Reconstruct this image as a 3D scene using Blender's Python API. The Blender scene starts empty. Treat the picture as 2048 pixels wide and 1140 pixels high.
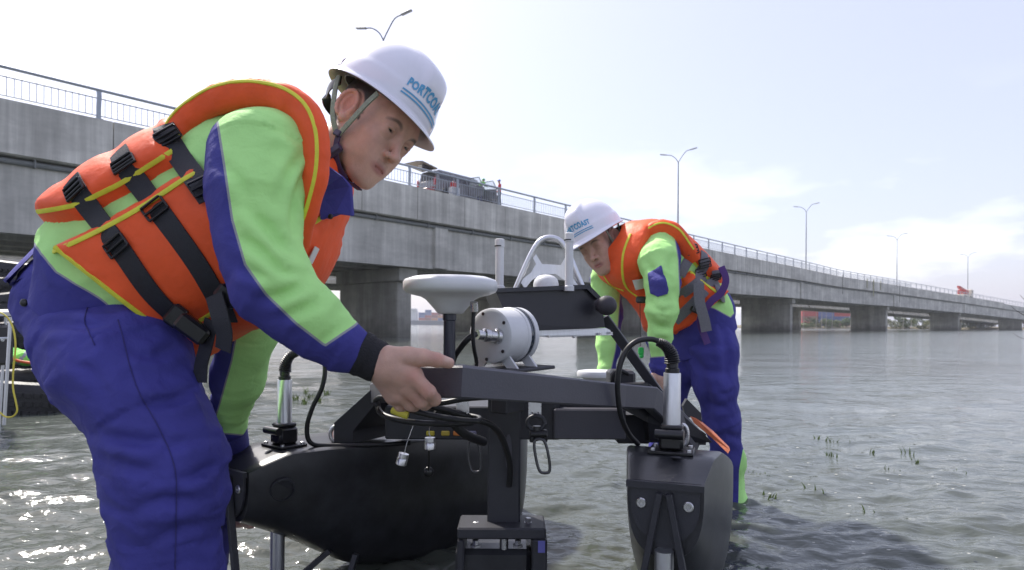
import bpy, math, random
import numpy as np
from mathutils import Vector, Matrix, noise
from mathutils.bvhtree import BVHTree
random.seed(7); rng = np.random.default_rng(7)
S = bpy.context.scene
COL = S.collection
# ------------------------------------------------------------------ camera
F = 1280.0; PX = 1024.0; PY = 649.3; CAMH = 0.78; ROLL = 0.0066
CR = np.array([math.cos(ROLL), 0, math.sin(ROLL)]); CU = np.array([-math.sin(ROLL), 0, math.cos(ROLL)])
CF = np.array([0, 1.0, 0]); CP = np.array([0, 0, CAMH])
cd = bpy.data.cameras.new('camera'); cam = bpy.data.objects.new('camera', cd); COL.objects.link(cam)
cd.sensor_width = 36; cd.lens = 36 * F / 2048; cd.shift_y = (PY - 570) / 2048; cd.clip_start = .05; cd.clip_end = 20000
cam.matrix_world = Matrix(((CR[0], CU[0], -CF[0], 0), (CR[1], CU[1], -CF[1], 0), (CR[2], CU[2], -CF[2], CAMH), (0, 0, 0, 1)))
cd.dof.use_dof = True; cd.dof.focus_distance = 1.7; cd.dof.aperture_fstop = 7.0
S.camera = cam
def W(px, py, D):
    return CP + D * (CF + (px - PX) / F * CR - (py - PY) / F * CU)
def proj(P):
    q = np.asarray(P, float) - CP
    d = q @ CF
    return np.stack([PX + F * (q @ CR) / d, PY - F * (q @ CU) / d], -1), d
# ------------------------------------------------------------------ sky and sun
SUN_AZ = math.radians(-40); SUN_EL = math.radians(50)
wd = bpy.data.worlds.new('World'); S.world = wd; wd.use_nodes = True
nt = wd.node_tree; N = nt.nodes; L = nt.links
bg = N['Background']; bg.inputs['Strength'].default_value = 0.13
sky = N.new('ShaderNodeTexSky'); sky.sky_type = 'NISHITA'; sky.sun_disc = False
sky.sun_elevation = SUN_EL; sky.sun_rotation = SUN_AZ; sky.air_density = 1.1; sky.dust_density = 2.6; sky.ozone_density = 1.6; sky.altitude = 0
tc = N.new('ShaderNodeTexCoord'); mp = N.new('ShaderNodeMapping'); mp.inputs['Scale'].default_value = (1.0, 1.0, 3.4)
mp.inputs['Location'].default_value = (.35, .2, .0)
n1 = N.new('ShaderNodeTexNoise'); n1.inputs['Scale'].default_value = 2.6; n1.inputs['Detail'].default_value = 9; n1.inputs['Roughness'].default_value = .58
cr = N.new('ShaderNodeValToRGB'); cr.color_ramp.elements[0].position = .50; cr.color_ramp.elements[1].position = .72
L.new(tc.outputs['Generated'], mp.inputs[0]); L.new(mp.outputs[0], n1.inputs['Vector']); L.new(n1.outputs['Fac'], cr.inputs[0])
sx = N.new('ShaderNodeSeparateXYZ'); L.new(tc.outputs['Generated'], sx.inputs[0])
mr = N.new('ShaderNodeMapRange'); mr.inputs[1].default_value = .10; mr.inputs[2].default_value = .32; mr.inputs[3].default_value = 1.0; mr.inputs[4].default_value = .0
L.new(sx.outputs['Z'], mr.inputs[0])
mm = N.new('ShaderNodeMath'); mm.operation = 'MULTIPLY'; L.new(cr.outputs[0], mm.inputs[0]); L.new(mr.outputs[0], mm.inputs[1])
m2 = N.new('ShaderNodeMath'); m2.operation = 'MULTIPLY'; m2.inputs[1].default_value = .55; L.new(mm.outputs[0], m2.inputs[0])
mixv = N.new('ShaderNodeMixRGB'); mixv.inputs[0].default_value = .60; mixv.inputs[2].default_value = (3.35, 3.25, 4.15, 1)   # even thin haze veil
L.new(sky.outputs[0], mixv.inputs[1])
mixc = N.new('ShaderNodeMixRGB'); mixc.inputs[2].default_value = (8.6, 8.6, 8.8, 1)
L.new(m2.outputs[0], mixc.inputs[0]); L.new(mixv.outputs[0], mixc.inputs[1]); L.new(mixc.outputs[0], bg.inputs[0])
sd = bpy.data.lights.new('sun', 'SUN'); sun = bpy.data.objects.new('sun', sd); COL.objects.link(sun)
sd.energy = 3.3; sd.angle = math.radians(3); sd.color = (1, .95, .88)
SV = Vector((math.sin(SUN_AZ) * math.cos(SUN_EL), math.cos(SUN_AZ) * math.cos(SUN_EL), math.sin(SUN_EL)))
sun.rotation_euler = SV.to_track_quat('Z', 'Y').to_euler()
S.view_settings.view_transform = 'Standard'; S.view_settings.look = 'None'; S.view_settings.gamma = 1
S.view_settings.exposure = 0.98
S.view_settings.use_curve_mapping = False
S.cycles.max_bounces = 6
# ------------------------------------------------------------------ materials
MATS = {}
def nodes_of(m):
    m.use_nodes = True; nt = m.node_tree
    return nt, nt.nodes, nt.links, nt.nodes['Principled BSDF']
def mat(name, col, rough=.6, metal=0., var=.14, vs=6., bump=0., bs=60., coat=0., spec=.5, sss=0., streak=None):
    if name in MATS: return MATS[name]
    m = bpy.data.materials.new(name); nt, N, L, b = nodes_of(m)
    t = N.new('ShaderNodeTexCoord'); src = t.outputs['Object']
    if streak:
        mp = N.new('ShaderNodeMapping'); mp.inputs['Scale'].default_value = streak; L.new(src, mp.inputs[0]); src = mp.outputs[0]
    n = N.new('ShaderNodeTexNoise'); n.inputs['Scale'].default_value = vs; n.inputs['Detail'].default_value = 7; n.inputs['Roughness'].default_value = .62
    L.new(src, n.inputs['Vector'])
    r = N.new('ShaderNodeValToRGB'); r.color_ramp.elements[0].position = .28; r.color_ramp.elements[1].position = .74
    c = np.array(col); lo = np.clip(c * (1 - var), 0, 1); hi = np.clip(c * (1 + var), 0, 1)
    r.color_ramp.elements[0].color = (*lo, 1); r.color_ramp.elements[1].color = (*hi, 1)
    L.new(n.outputs['Fac'], r.inputs[0]); L.new(r.outputs[0], b.inputs['Base Color'])
    rr = N.new('ShaderNodeMapRange'); rr.inputs[3].default_value = max(.03, rough * .8); rr.inputs[4].default_value = min(1, rough * 1.2)
    L.new(n.outputs['Fac'], rr.inputs[0]); L.new(rr.outputs[0], b.inputs['Roughness'])
    b.inputs['Metallic'].default_value = metal; b.inputs['Specular IOR Level'].default_value = spec
    b.inputs['Coat Weight'].default_value = coat
    if sss: b.inputs['Subsurface Weight'].default_value = sss; b.inputs['Subsurface Radius'].default_value = (.012, .004, .002)
    if bump:
        n2 = N.new('ShaderNodeTexNoise'); n2.inputs['Scale'].default_value = bs; n2.inputs['Detail'].default_value = 5
        L.new(t.outputs['Object'], n2.inputs['Vector'])
        bp = N.new('ShaderNodeBump'); bp.inputs['Strength'].default_value = bump; bp.inputs['Distance'].default_value = .01
        L.new(n2.outputs['Fac'], bp.inputs['Height']); L.new(bp.outputs[0], b.inputs['Normal'])
    MATS[name] = m; return m
def mat_bands(name, stops, attr='sd', rough=.75, var=.12, vs=9, bump=.25, bs=260, sheen=.0):
    """cloth in several colours: attribute 'sd' (metres to a seam) picks the cloth, crisp at the seam"""
    m = bpy.data.materials.new(name); nt, N, L, b = nodes_of(m)
    a = N.new('ShaderNodeAttribute'); a.attribute_name = attr
    ad = N.new('ShaderNodeMath'); ad.operation = 'MULTIPLY_ADD'; ad.inputs[1].default_value = 1.0; ad.inputs[2].default_value = .5
    L.new(a.outputs['Fac'], ad.inputs[0])
    r = N.new('ShaderNodeValToRGB'); r.color_ramp.interpolation = 'CONSTANT'
    while len(r.color_ramp.elements) < len(stops): r.color_ramp.elements.new(.9)
    for e, (p, c) in zip(r.color_ramp.elements, stops): e.position = p + .5 if p > -.4 else 0; e.color = (*c, 1)
    L.new(ad.outputs[0], r.inputs[0])
    t = N.new('ShaderNodeTexCoord'); n = N.new('ShaderNodeTexNoise'); n.inputs['Scale'].default_value = vs; n.inputs['Detail'].default_value = 6
    L.new(t.outputs['Object'], n.inputs['Vector'])
    mr = N.new('ShaderNodeMapRange'); mr.inputs[1].default_value = .3; mr.inputs[2].default_value = .7; mr.inputs[3].default_value = 1 - var; mr.inputs[4].default_value = 1 + var
    L.new(n.outputs['Fac'], mr.inputs[0])
    mx = N.new('ShaderNodeMixRGB'); mx.blend_type = 'MULTIPLY'; mx.inputs[0].default_value = 1
    L.new(r.outputs[0], mx.inputs[1]); L.new(mr.outputs[0], mx.inputs[2]); L.new(mx.outputs[0], b.inputs['Base Color'])
    b.inputs['Roughness'].default_value = rough; b.inputs['Specular IOR Level'].default_value = .25
    b.inputs['Sheen Weight'].default_value = sheen
    n2 = N.new('ShaderNodeTexNoise'); n2.inputs['Scale'].default_value = bs; n2.inputs['Detail'].default_value = 3
    n3 = N.new('ShaderNodeTexNoise'); n3.inputs['Scale'].default_value = 26; n3.inputs['Detail'].default_value = 4; n3.inputs['Distortion'].default_value = .6
    L.new(t.outputs['Object'], n2.inputs['Vector']); L.new(t.outputs['Object'], n3.inputs['Vector'])
    ma = N.new('ShaderNodeMath'); ma.operation = 'MULTIPLY_ADD'; ma.inputs[1].default_value = .12
    L.new(n2.outputs['Fac'], ma.inputs[0]); L.new(n3.outputs['Fac'], ma.inputs[2])
    bp = N.new('ShaderNodeBump'); bp.inputs['Strength'].default_value = bump; bp.inputs['Distance'].default_value = .012
    L.new(ma.outputs[0], bp.inputs['Height']); L.new(bp.outputs[0], b.inputs['Normal'])
    MATS[name] = m; return m
def mat_attr(name, rough=.5, sss=0., bump=.0, bs=300, spec=.5):
    """colour straight from the per-vertex attribute 'col' (skin tones, lips, brows, hair)"""
    m = bpy.data.materials.new(name); nt, N, L, b = nodes_of(m)
    a = N.new('ShaderNodeAttribute'); a.attribute_name = 'col'; t = N.new('ShaderNodeTexCoord')
    n = N.new('ShaderNodeTexNoise'); n.inputs['Scale'].default_value = 55; n.inputs['Detail'].default_value = 6
    L.new(t.outputs['Object'], n.inputs['Vector'])
    mr = N.new('ShaderNodeMapRange'); mr.inputs[1].default_value = .3; mr.inputs[2].default_value = .7; mr.inputs[3].default_value = .9; mr.inputs[4].default_value = 1.08
    L.new(n.outputs['Fac'], mr.inputs[0])
    mx = N.new('ShaderNodeMixRGB'); mx.blend_type = 'MULTIPLY'; mx.inputs[0].default_value = 1
    L.new(a.outputs['Color'], mx.inputs[1]); L.new(mr.outputs[0], mx.inputs[2]); L.new(mx.outputs[0], b.inputs['Base Color'])
    b.inputs['Roughness'].default_value = rough; b.inputs['Specular IOR Level'].default_value = spec
    if sss:
        b.inputs['Subsurface Weight'].default_value = sss; b.inputs['Subsurface Radius'].default_value = (.010, .004, .002); b.inputs['Subsurface Scale'].default_value = .6
    if bump:
        n2 = N.new('ShaderNodeTexNoise'); n2.inputs['Scale'].default_value = bs; n2.inputs['Detail'].default_value = 4
        L.new(t.outputs['Object'], n2.inputs['Vector'])
        bp = N.new('ShaderNodeBump'); bp.inputs['Strength'].default_value = bump; bp.inputs['Distance'].default_value = .004
        L.new(n2.outputs['Fac'], bp.inputs['Height']); L.new(bp.outputs[0], b.inputs['Normal'])
    MATS[name] = m; return m
# ------------------------------------------------------------------ mesh helpers
WL = {}
class MB:
    def __init__(s): s.v = []; s.f = []; s.n = 0; s.at = {}
    def add(s, v, f):
        v = np.asarray(v, float).reshape(-1, 3); s.v.append(v); s.f += [tuple(int(i) + s.n for i in q) for q in f]; s.n += len(v); return s
    def verts(s): return np.concatenate(s.v) if s.v else np.zeros((0, 3))
    def box(s, c, size, ax=None, bevel=0.):
        """box about c; ax = 3 row axes; small bevel cuts the edges"""
        c = np.asarray(c, float); h = np.asarray(size, float) / 2
        A = np.eye(3) if ax is None else np.asarray(ax, float)
        if not bevel:
            v = [(x, y, z) for x in (-1, 1) for y in (-1, 1) for z in (-1, 1)]
            v = np.array(v) * h; f = [(0, 1, 3, 2), (4, 6, 7, 5), (0, 4, 5, 1), (2, 3, 7, 6), (0, 2, 6, 4), (1, 5, 7, 3)]
        else:
            b = min(bevel, h.min() * .9); v = []; idx = {}
            for x in (-1, 1):
                for y in (-1, 1):
                    for z in (-1, 1):
                        for k in range(3):
                            p = np.array([x, y, z]) * (h - b); p[k] += (x, y, z)[k] * b
                            idx[(x, y, z, k)] = len(v); v.append(p)
            f = []
            for k in range(3):
                a, c2 = [i for i in range(3) if i != k]
                for sgn in (-1, 1):
                    q = []
                    for (da, dc) in ((-1, -1), (1, -1), (1, 1), (-1, 1)):
                        t = [0, 0, 0]; t[k] = sgn; t[a] = da; t[c2] = dc; q.append(idx[(*t, k)])
                    f.append(q if sgn > 0 else q[::-1])
            for k in range(3):
                a, c2 = [i for i in range(3) if i != k]
                for da in (-1, 1):
                    for dc in (-1, 1):
                        t0 = [0, 0, 0]; t0[a] = da; t0[c2] = dc; t1 = list(t0); t0[k] = -1; t1[k] = 1
                        f.append([idx[(*t0, a)], idx[(*t1, a)], idx[(*t1, c2)], idx[(*t0, c2)]])
            for x in (-1, 1):
                for y in (-1, 1):
                    for z in (-1, 1): f.append([idx[(x, y, z, k)] for k in range(3)])
            v = np.array(v)
        return s.add(v @ A + c, f)
    def loft(s, rings, closed=True, cap=True):
        rings = [np.asarray(r, float) for r in rings]; n = len(rings[0]); f = []
        m = n if closed else n - 1
        for i in range(len(rings) - 1):
            for j in range(m):
                k = (j + 1) % n; f.append((i * n + j, i * n + k, (i + 1) * n + k, (i + 1) * n + j))
        if cap and closed:
            f.append(tuple(range(n))[::-1]); o = (len(rings) - 1) * n; f.append(tuple(o + j for j in range(n)))
        return s.add(np.concatenate(rings), f)
    def tube(s, path, r, n=10, cap=True, sq=None):
        P = [np.asarray(p, float) for p in path]; k = len(P)
        r = r if hasattr(r, '__len__') else [r] * k
        rings = []; up = None
        for i in range(k):
            t = P[min(i + 1, k - 1)] - P[max(i - 1, 0)]; t /= np.linalg.norm(t) + 1e-12
            if up is None:
                up = np.array([0, 0, 1.]) if abs(t[2]) < .9 else np.array([1., 0, 0])
            a = np.cross(t, up); a /= np.linalg.norm(a) + 1e-12; b = np.cross(a, t); up = b
            th = np.arange(n) * 2 * np.pi / n
            rings.append(P[i] + r[i] * (np.cos(th)[:, None] * a + np.sin(th)[:, None] * b * (sq or 1)))
        return s.loft(rings, cap=cap)
    def cyl(s, a, b, r, n=20, r2=None): return s.tube([a, b], [r, r if r2 is None else r2], n)
    def lathe(s, c, prof, n=40, axis=(0, 0, 1)):
        ax = np.array(axis, float); ax /= np.linalg.norm(ax)
        t = np.array([1., 0, 0]) if abs(ax[0]) < .9 else np.array([0, 1., 0])
        a = np.cross(ax, t); a /= np.linalg.norm(a); b = np.cross(ax, a); th = np.arange(n) * 2 * np.pi / n
        rings = [np.asarray(c) + ax * z + max(r, 1e-4) * (np.cos(th)[:, None] * a + np.sin(th)[:, None] * b) for r, z in prof]
        return s.loft(rings)
    def bar(s, path, w, h, up=(0, 0, 1)):
        """box-section bar swept along a polyline (mitred)"""
        P = [np.asarray(p, float) for p in path]; up = np.array(up, float); rings = []
        for i, p in enumerate(P):
            d0 = P[i] - P[i - 1] if i > 0 else P[1] - P[0]; d1 = P[i + 1] - P[i] if i < len(P) - 1 else d0
            d0 = d0 / np.linalg.norm(d0); d1 = d1 / np.linalg.norm(d1)
            t = d0 + d1; t /= np.linalg.norm(t); sd_ = np.cross(t, up); sd_ /= np.linalg.norm(sd_)
            u = np.cross(sd_, t); m = 1 / max(.5, (t @ d0)); b = min(w, h) * .1; x = w / 2; y = h / 2
            pts = [(-x + b, -y), (x - b, -y), (x, -y + b), (x, y - b), (x - b, y), (-x + b, y), (-x, y - b), (-x, -y + b)]
            rings.append([p + sd_ * q[0] * m + u * q[1] for q in pts])
        return s.loft(rings)
    def slab(s, poly, n, th):
        """flat polygon (3D points) given a thickness along n"""
        P = np.asarray(poly, float); n = np.asarray(n, float); n = n / np.linalg.norm(n)
        k = len(P); f = [tuple(range(k)), tuple(2 * k - 1 - i for i in range(k))]
        f += [(i, i + k, (i + 1) % k + k, (i + 1) % k) for i in range(k)]
        return s.add(np.concatenate([P, P + n * th]), f)
    def ico(s, c, r, n=12, m=8, sc=(1, 1, 1), A=None):
        rings = []
        for i in range(m + 1):
            ph = -np.pi / 2 + np.pi * i / m; th = np.arange(n) * 2 * np.pi / n
            q = np.stack([np.cos(ph) * np.cos(th) + 1e-5, np.cos(ph) * np.sin(th), np.full(n, np.sin(ph))], 1) * r * np.array(sc)
            rings.append((q @ A if A is not None else q) + np.asarray(c))
        return s.loft(rings)
def link_mesh(name, v, f, m, parent=None, smooth=False, attrs=None):
    o_l = WL[parent.as_pointer()] if parent is not None else np.zeros(3)
    me = bpy.data.meshes.new(name); me.from_pydata((np.asarray(v) - o_l).tolist(), [], f if isinstance(f, list) else f.tolist())
    if attrs:
        for k, a in attrs.items():
            a = np.asarray(a, np.float32)
            if a.ndim == 1:
                at = me.attributes.new(k, 'FLOAT', 'POINT'); at.data.foreach_set('value', a)
            else:
                at = me.attributes.new(k, 'FLOAT_COLOR', 'POINT'); at.data.foreach_set('color', np.concatenate([a, np.ones((len(a), 1), np.float32)], 1).ravel())
    if smooth: me.polygons.foreach_set('use_smooth', [True] * len(me.polygons))
    me.update(); me.validate()
    if m is not None: me.materials.append(MATS[m] if isinstance(m, str) else m)
    o = bpy.data.objects.new(name, me); COL.objects.link(o)
    if parent is not None: o.parent = parent
    WL[o.as_pointer()] = o_l; KEEP.append(o)
    return o
KEEP = []
def part(name, mb, m, parent, smooth=False, fix=True, label=None):
    o = link_mesh(name, mb.verts(), mb.f, m, parent, smooth)
    if fix: fixn(o.data)
    if smooth == 'auto' or smooth is True:
        try: o.data.set_sharp_from_angle(angle=math.radians(38))
        except Exception: pass
    if label: o['label'] = label
    return o
def fixn(me):
    import bmesh
    b = bmesh.new(); b.from_mesh(me); bmesh.ops.recalc_face_normals(b, faces=b.faces[:]); b.to_mesh(me); b.free()
def thing(name, label, cat, loc, group=None):
    o = bpy.data.objects.new(name, None); COL.objects.link(o); o.location = loc; o.empty_display_size = .1
    o['label'] = label; o['category'] = cat
    if group: o['group'] = group
    WL[o.as_pointer()] = np.array(loc, float); KEEP.append(o); return o
def tag(o, label, cat, group=None, kind=None):
    o['label'] = label; o['category'] = cat
    if group: o['group'] = group
    if kind: o['kind'] = kind
    return o
def inst(src, name, parent, loc, rotz=0, scale=None):
    o = bpy.data.objects.new(name, src); COL.objects.link(o); o.parent = parent
    o.location = np.asarray(loc, float) - (WL[parent.as_pointer()] if parent is not None else 0); o.rotation_euler = (0, 0, rotz)
    if scale is not None: o.scale = scale
    return o
def smooth_path(P, k=6):
    """Catmull-Rom through points"""
    P = [np.asarray(p, float) for p in P]; Q = [2 * P[0] - P[1]] + P + [2 * P[-1] - P[-2]]; out = []
    for i in range(1, len(Q) - 2):
        for j in range(k):
            t = j / k; a, b, c, d = Q[i - 1], Q[i], Q[i + 1], Q[i + 2]
            out.append(.5 * (2 * b + (c - a) * t + (2 * a - 5 * b + 4 * c - d) * t * t + (3 * b - a - 3 * c + d) * t ** 3))
    out.append(P[-1]); return out
def poly_sd(P, poly):
    """signed distance of 2D points to polygon (positive inside)"""
    P = np.asarray(P, float); poly = np.asarray(poly, float); best = np.full(len(P), 1e9); ins = np.zeros(len(P), bool)
    for i in range(len(poly)):
        a = poly[i]; b = poly[(i + 1) % len(poly)]; e = b - a
        t = np.clip(((P - a) @ e) / (e @ e + 1e-9), 0, 1); d = np.linalg.norm(P - a - t[:, None] * e, axis=1); best = np.minimum(best, d)
        c = (a[1] > P[:, 1]) != (b[1] > P[:, 1]); ins ^= c & (P[:, 0] < e[0] * (P[:, 1] - a[1]) / (e[1] + 1e-12) + a[0])
    return np.where(ins, best, -best)
# ------------------------------------------------------------------ volumes -> one continuous surface
class Vol:
    def __init__(s, lo, hi, h):
        s.lo = np.asarray(lo, float); s.h = h; s.n = np.ceil((np.asarray(hi) - s.lo) / h).astype(int) + 1
        s.f = np.full(s.n, 1., np.float32)
    def _op(s, fn, lo, hi, k, sub):
        i0 = np.clip(np.floor((np.asarray(lo) - k - 3 * s.h - s.lo) / s.h).astype(int), 0, s.n); i1 = np.clip(np.ceil((np.asarray(hi) + k + 3 * s.h - s.lo) / s.h).astype(int) + 1, 0, s.n)
        if np.any(i1 <= i0): return s
        X, Y, Z = [(s.lo[a] + np.arange(i0[a], i1[a]) * s.h).astype(np.float32) for a in range(3)]
        d = fn(X[:, None, None], Y[None, :, None], Z[None, None, :]); sl = tuple(slice(a, b) for a, b in zip(i0, i1)); g = s.f[sl]
        if sub:
            hh = np.maximum(k - np.abs(-d - g), 0) / k; s.f[sl] = np.maximum(g, -d) + hh * hh * k * .25
        else:
            hh = np.maximum(k - np.abs(d - g), 0) / k; s.f[sl] = np.minimum(g, d) - hh * hh * k * .25
        return s
    def cap(s, a, b, ra, rb=None, k=.012, sq=None, sub=False):
        a = np.asarray(a, float); b = np.asarray(b, float); rb = ra if rb is None else rb; e = b - a; R = max(ra, rb) * 1.15
        def fn(X, Y, Z):
            x = X - a[0]; y = Y - a[1]; z = Z - a[2]
            t = np.clip((x * e[0] + y * e[1] + z * e[2]) / (e @ e + 1e-12), 0, 1)
            x = x - t * e[0]; y = y - t * e[1]; z = z - t * e[2]
            if sq is not None:
                u, q = sq; u = np.asarray(u) / np.linalg.norm(u); w = (x * u[0] + y * u[1] + z * u[2]) * (1 / q - 1); x = x + w * u[0]; y = y + w * u[1]; z = z + w * u[2]
            return np.sqrt(x * x + y * y + z * z) - (ra + (rb - ra) * t)
        if sq is not None: R *= max(1, sq[1])
        return s._op(fn, np.minimum(a, b) - R, np.maximum(a, b) + R, k, sub)
    def chain(s, P, k=.012, sq=None, sub=False):
        g = .25 * k if k >= .03 else 0      # neighbouring links swell by k/4 where they blend
        for (a, ra), (b, rb) in zip(P[:-1], P[1:]): s.cap(a, b, ra - g, rb - g, k, sq, sub)
        return s
    def ell(s, c, r, A=None, k=.012, sub=False):
        c = np.asarray(c, float); r = np.asarray(r, float); A = np.eye(3) if A is None else np.asarray(A, float); R = r.max()
        def fn(X, Y, Z):
            x = X - c[0]; y = Y - c[1]; z = Z - c[2]
            q = [(x * A[i, 0] + y * A[i, 1] + z * A[i, 2]) / r[i] for i in range(3)]
            k0 = np.sqrt(q[0] ** 2 + q[1] ** 2 + q[2] ** 2); k1 = np.sqrt((q[0] / r[0]) ** 2 + (q[1] / r[1]) ** 2 + (q[2] / r[2]) ** 2)
            return k0 * (k0 - 1) / (k1 + 1e-6)
        return s._op(fn, c - R, c + R, k, sub)
    def mesh(s, relax=1):
        f = s.f; g = f < 0; n = s.n - 1
        cs = [(i, j, k) for i in (0, 1) for j in (0, 1) for k in (0, 1)]
        cnt = np.zeros(n, np.int8)
        for (i, j, k) in cs: cnt += g[i:i + n[0], j:j + n[1], k:k + n[2]]
        act = (cnt > 0) & (cnt < 8); I = np.stack(np.nonzero(act), 1); idx = np.full(n, -1, np.int64); idx[act] = np.arange(len(I))
        pos = np.zeros((len(I), 3)); w = np.zeros(len(I))
        for a in cs:
            for ax in range(3):
                if a[ax]: continue
                b = list(a); b[ax] = 1
                fa = f[I[:, 0] + a[0], I[:, 1] + a[1], I[:, 2] + a[2]]; fb = f[I[:, 0] + b[0], I[:, 1] + b[1], I[:, 2] + b[2]]
                c = (fa < 0) != (fb < 0); t = np.where(c, fa / (fa - fb + 1e-12), 0)
                p = np.zeros((len(I), 3)); p[:] = a; p[:, ax] = t
                pos[c] += p[c]; w[c] += 1
        V = s.lo + (I + pos / np.maximum(w, 1)[:, None]) * s.h
        Q = []
        for ax in range(3):
            b_, c_ = [(1, 2), (2, 0), (0, 1)][ax]
            sl0 = [slice(None)] * 3; sl1 = [slice(None)] * 3; sl0[ax] = slice(0, -1); sl1[ax] = slice(1, None)
            cross = g[tuple(sl0)] != g[tuple(sl1)]; E = np.stack(np.nonzero(cross), 1)
            ok = (E[:, b_] > 0) & (E[:, c_] > 0) & (E[:, b_] < n[b_]) & (E[:, c_] < n[c_]); E = E[ok]
            fl = g[E[:, 0], E[:, 1], E[:, 2]]
            q = []
            for (db, dc) in ((-1, -1), (0, -1), (0, 0), (-1, 0)):
                J = E.copy(); J[:, b_] += db; J[:, c_] += dc; q.append(idx[J[:, 0], J[:, 1], J[:, 2]])
            q = np.stack(q, 1); q[~fl] = q[~fl][:, ::-1]; Q.append(q)
        Q = np.concatenate(Q)
        for _ in range(relax): V = lap(V, Q, .5)
        return V, Q
def lap(V, Q, a=.5):
    s_ = np.zeros_like(V); c = np.zeros(len(V))
    for i in range(4):
        for j in ((i + 1) % 4, (i - 1) % 4):
            for ax in range(3): s_[:, ax] += np.bincount(Q[:, i], V[Q[:, j], ax], len(V))
            c += np.bincount(Q[:, i], None, len(V))
    return V * (1 - a) + a * s_ / np.maximum(c, 1)[:, None]
def vnorm(V, Q):
    n = np.cross(V[Q[:, 2]] - V[Q[:, 0]], V[Q[:, 3]] - V[Q[:, 1]]); out = np.zeros_like(V)
    for i in range(4):
        for ax in range(3): out[:, ax] += np.bincount(Q[:, i], n[:, ax], len(V))
    return out / (np.linalg.norm(out, axis=1)[:, None] + 1e-12)
def folds(V, Nn, amp, freq, dirn=None, seed=0., stretch=3.):
    """cloth folds: ridged noise, stretched across dirn so that creases run around a limb"""
    out = np.empty(len(V)); P = V * freq
    if dirn is not None:
        d = np.asarray(dirn, float)
        if d.ndim == 1: d = np.tile(d / np.linalg.norm(d), (len(V), 1))
        d = d / np.linalg.norm(d, axis=1)[:, None]; al = np.sum(P * d, 1); P = (P - al[:, None] * d) / stretch + al[:, None] * d
    P = P + seed
    for i, p in enumerate(P.tolist()):
        a = noise.noise(p); b = noise.noise((p[0] * 2.1 + 5, p[1] * 2.1, p[2] * 2.1)); out[i] = (1 - (abs(a) * 2.0) ** .72) + .45 * (1 - (abs(b) * 2.0) ** .72)
    return V + Nn * (amp * 1.25 * (out - .62))[:, None]

def crease(V, Nn, path, depth, w, near_of=None):
    """press a crease that follows a line on the near side of a garment, with a soft ridge beside it"""
    q, d = proj(V); P = np.array(smooth_path([np.array([*p, 0.]) for p in path], 6))[:, :2]; n = len(P); best = np.full(len(V), 1e9); tt = np.zeros(len(V)); sd_ = np.zeros(len(V))
    for i in range(n - 1):
        a, b = P[i], P[i + 1]; e = b - a; t = np.clip(((q - a) @ e) / (e @ e + 1e-9), 0, 1); r = q - a - t[:, None] * e; dd = np.linalg.norm(r, axis=1); m = dd < best; best[m] = dd[m]; tt[m] = (i + t[m]) / (n - 1); sd_[m] = np.sign(e[0] * r[m, 1] - e[1] * r[m, 0])
    x = best * d / F; fade = np.sin(np.clip(tt, .02, .98) * np.pi) ** .6; s_ = x * sd_
    h = -np.exp(-(x / w) ** 2) + .75 * np.exp(-((s_ - 1.5 * w) / (1.3 * w)) ** 2) + .35 * np.exp(-((s_ + 1.6 * w) / (1.4 * w)) ** 2)
    face = np.clip(-(Nn @ np.array([0, 1., 0])) * 3, 0, 1)
    if near_of is not None: face = face * (d < near_of)
    return V + Nn * (depth * h * fade * face)[:, None]
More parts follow.
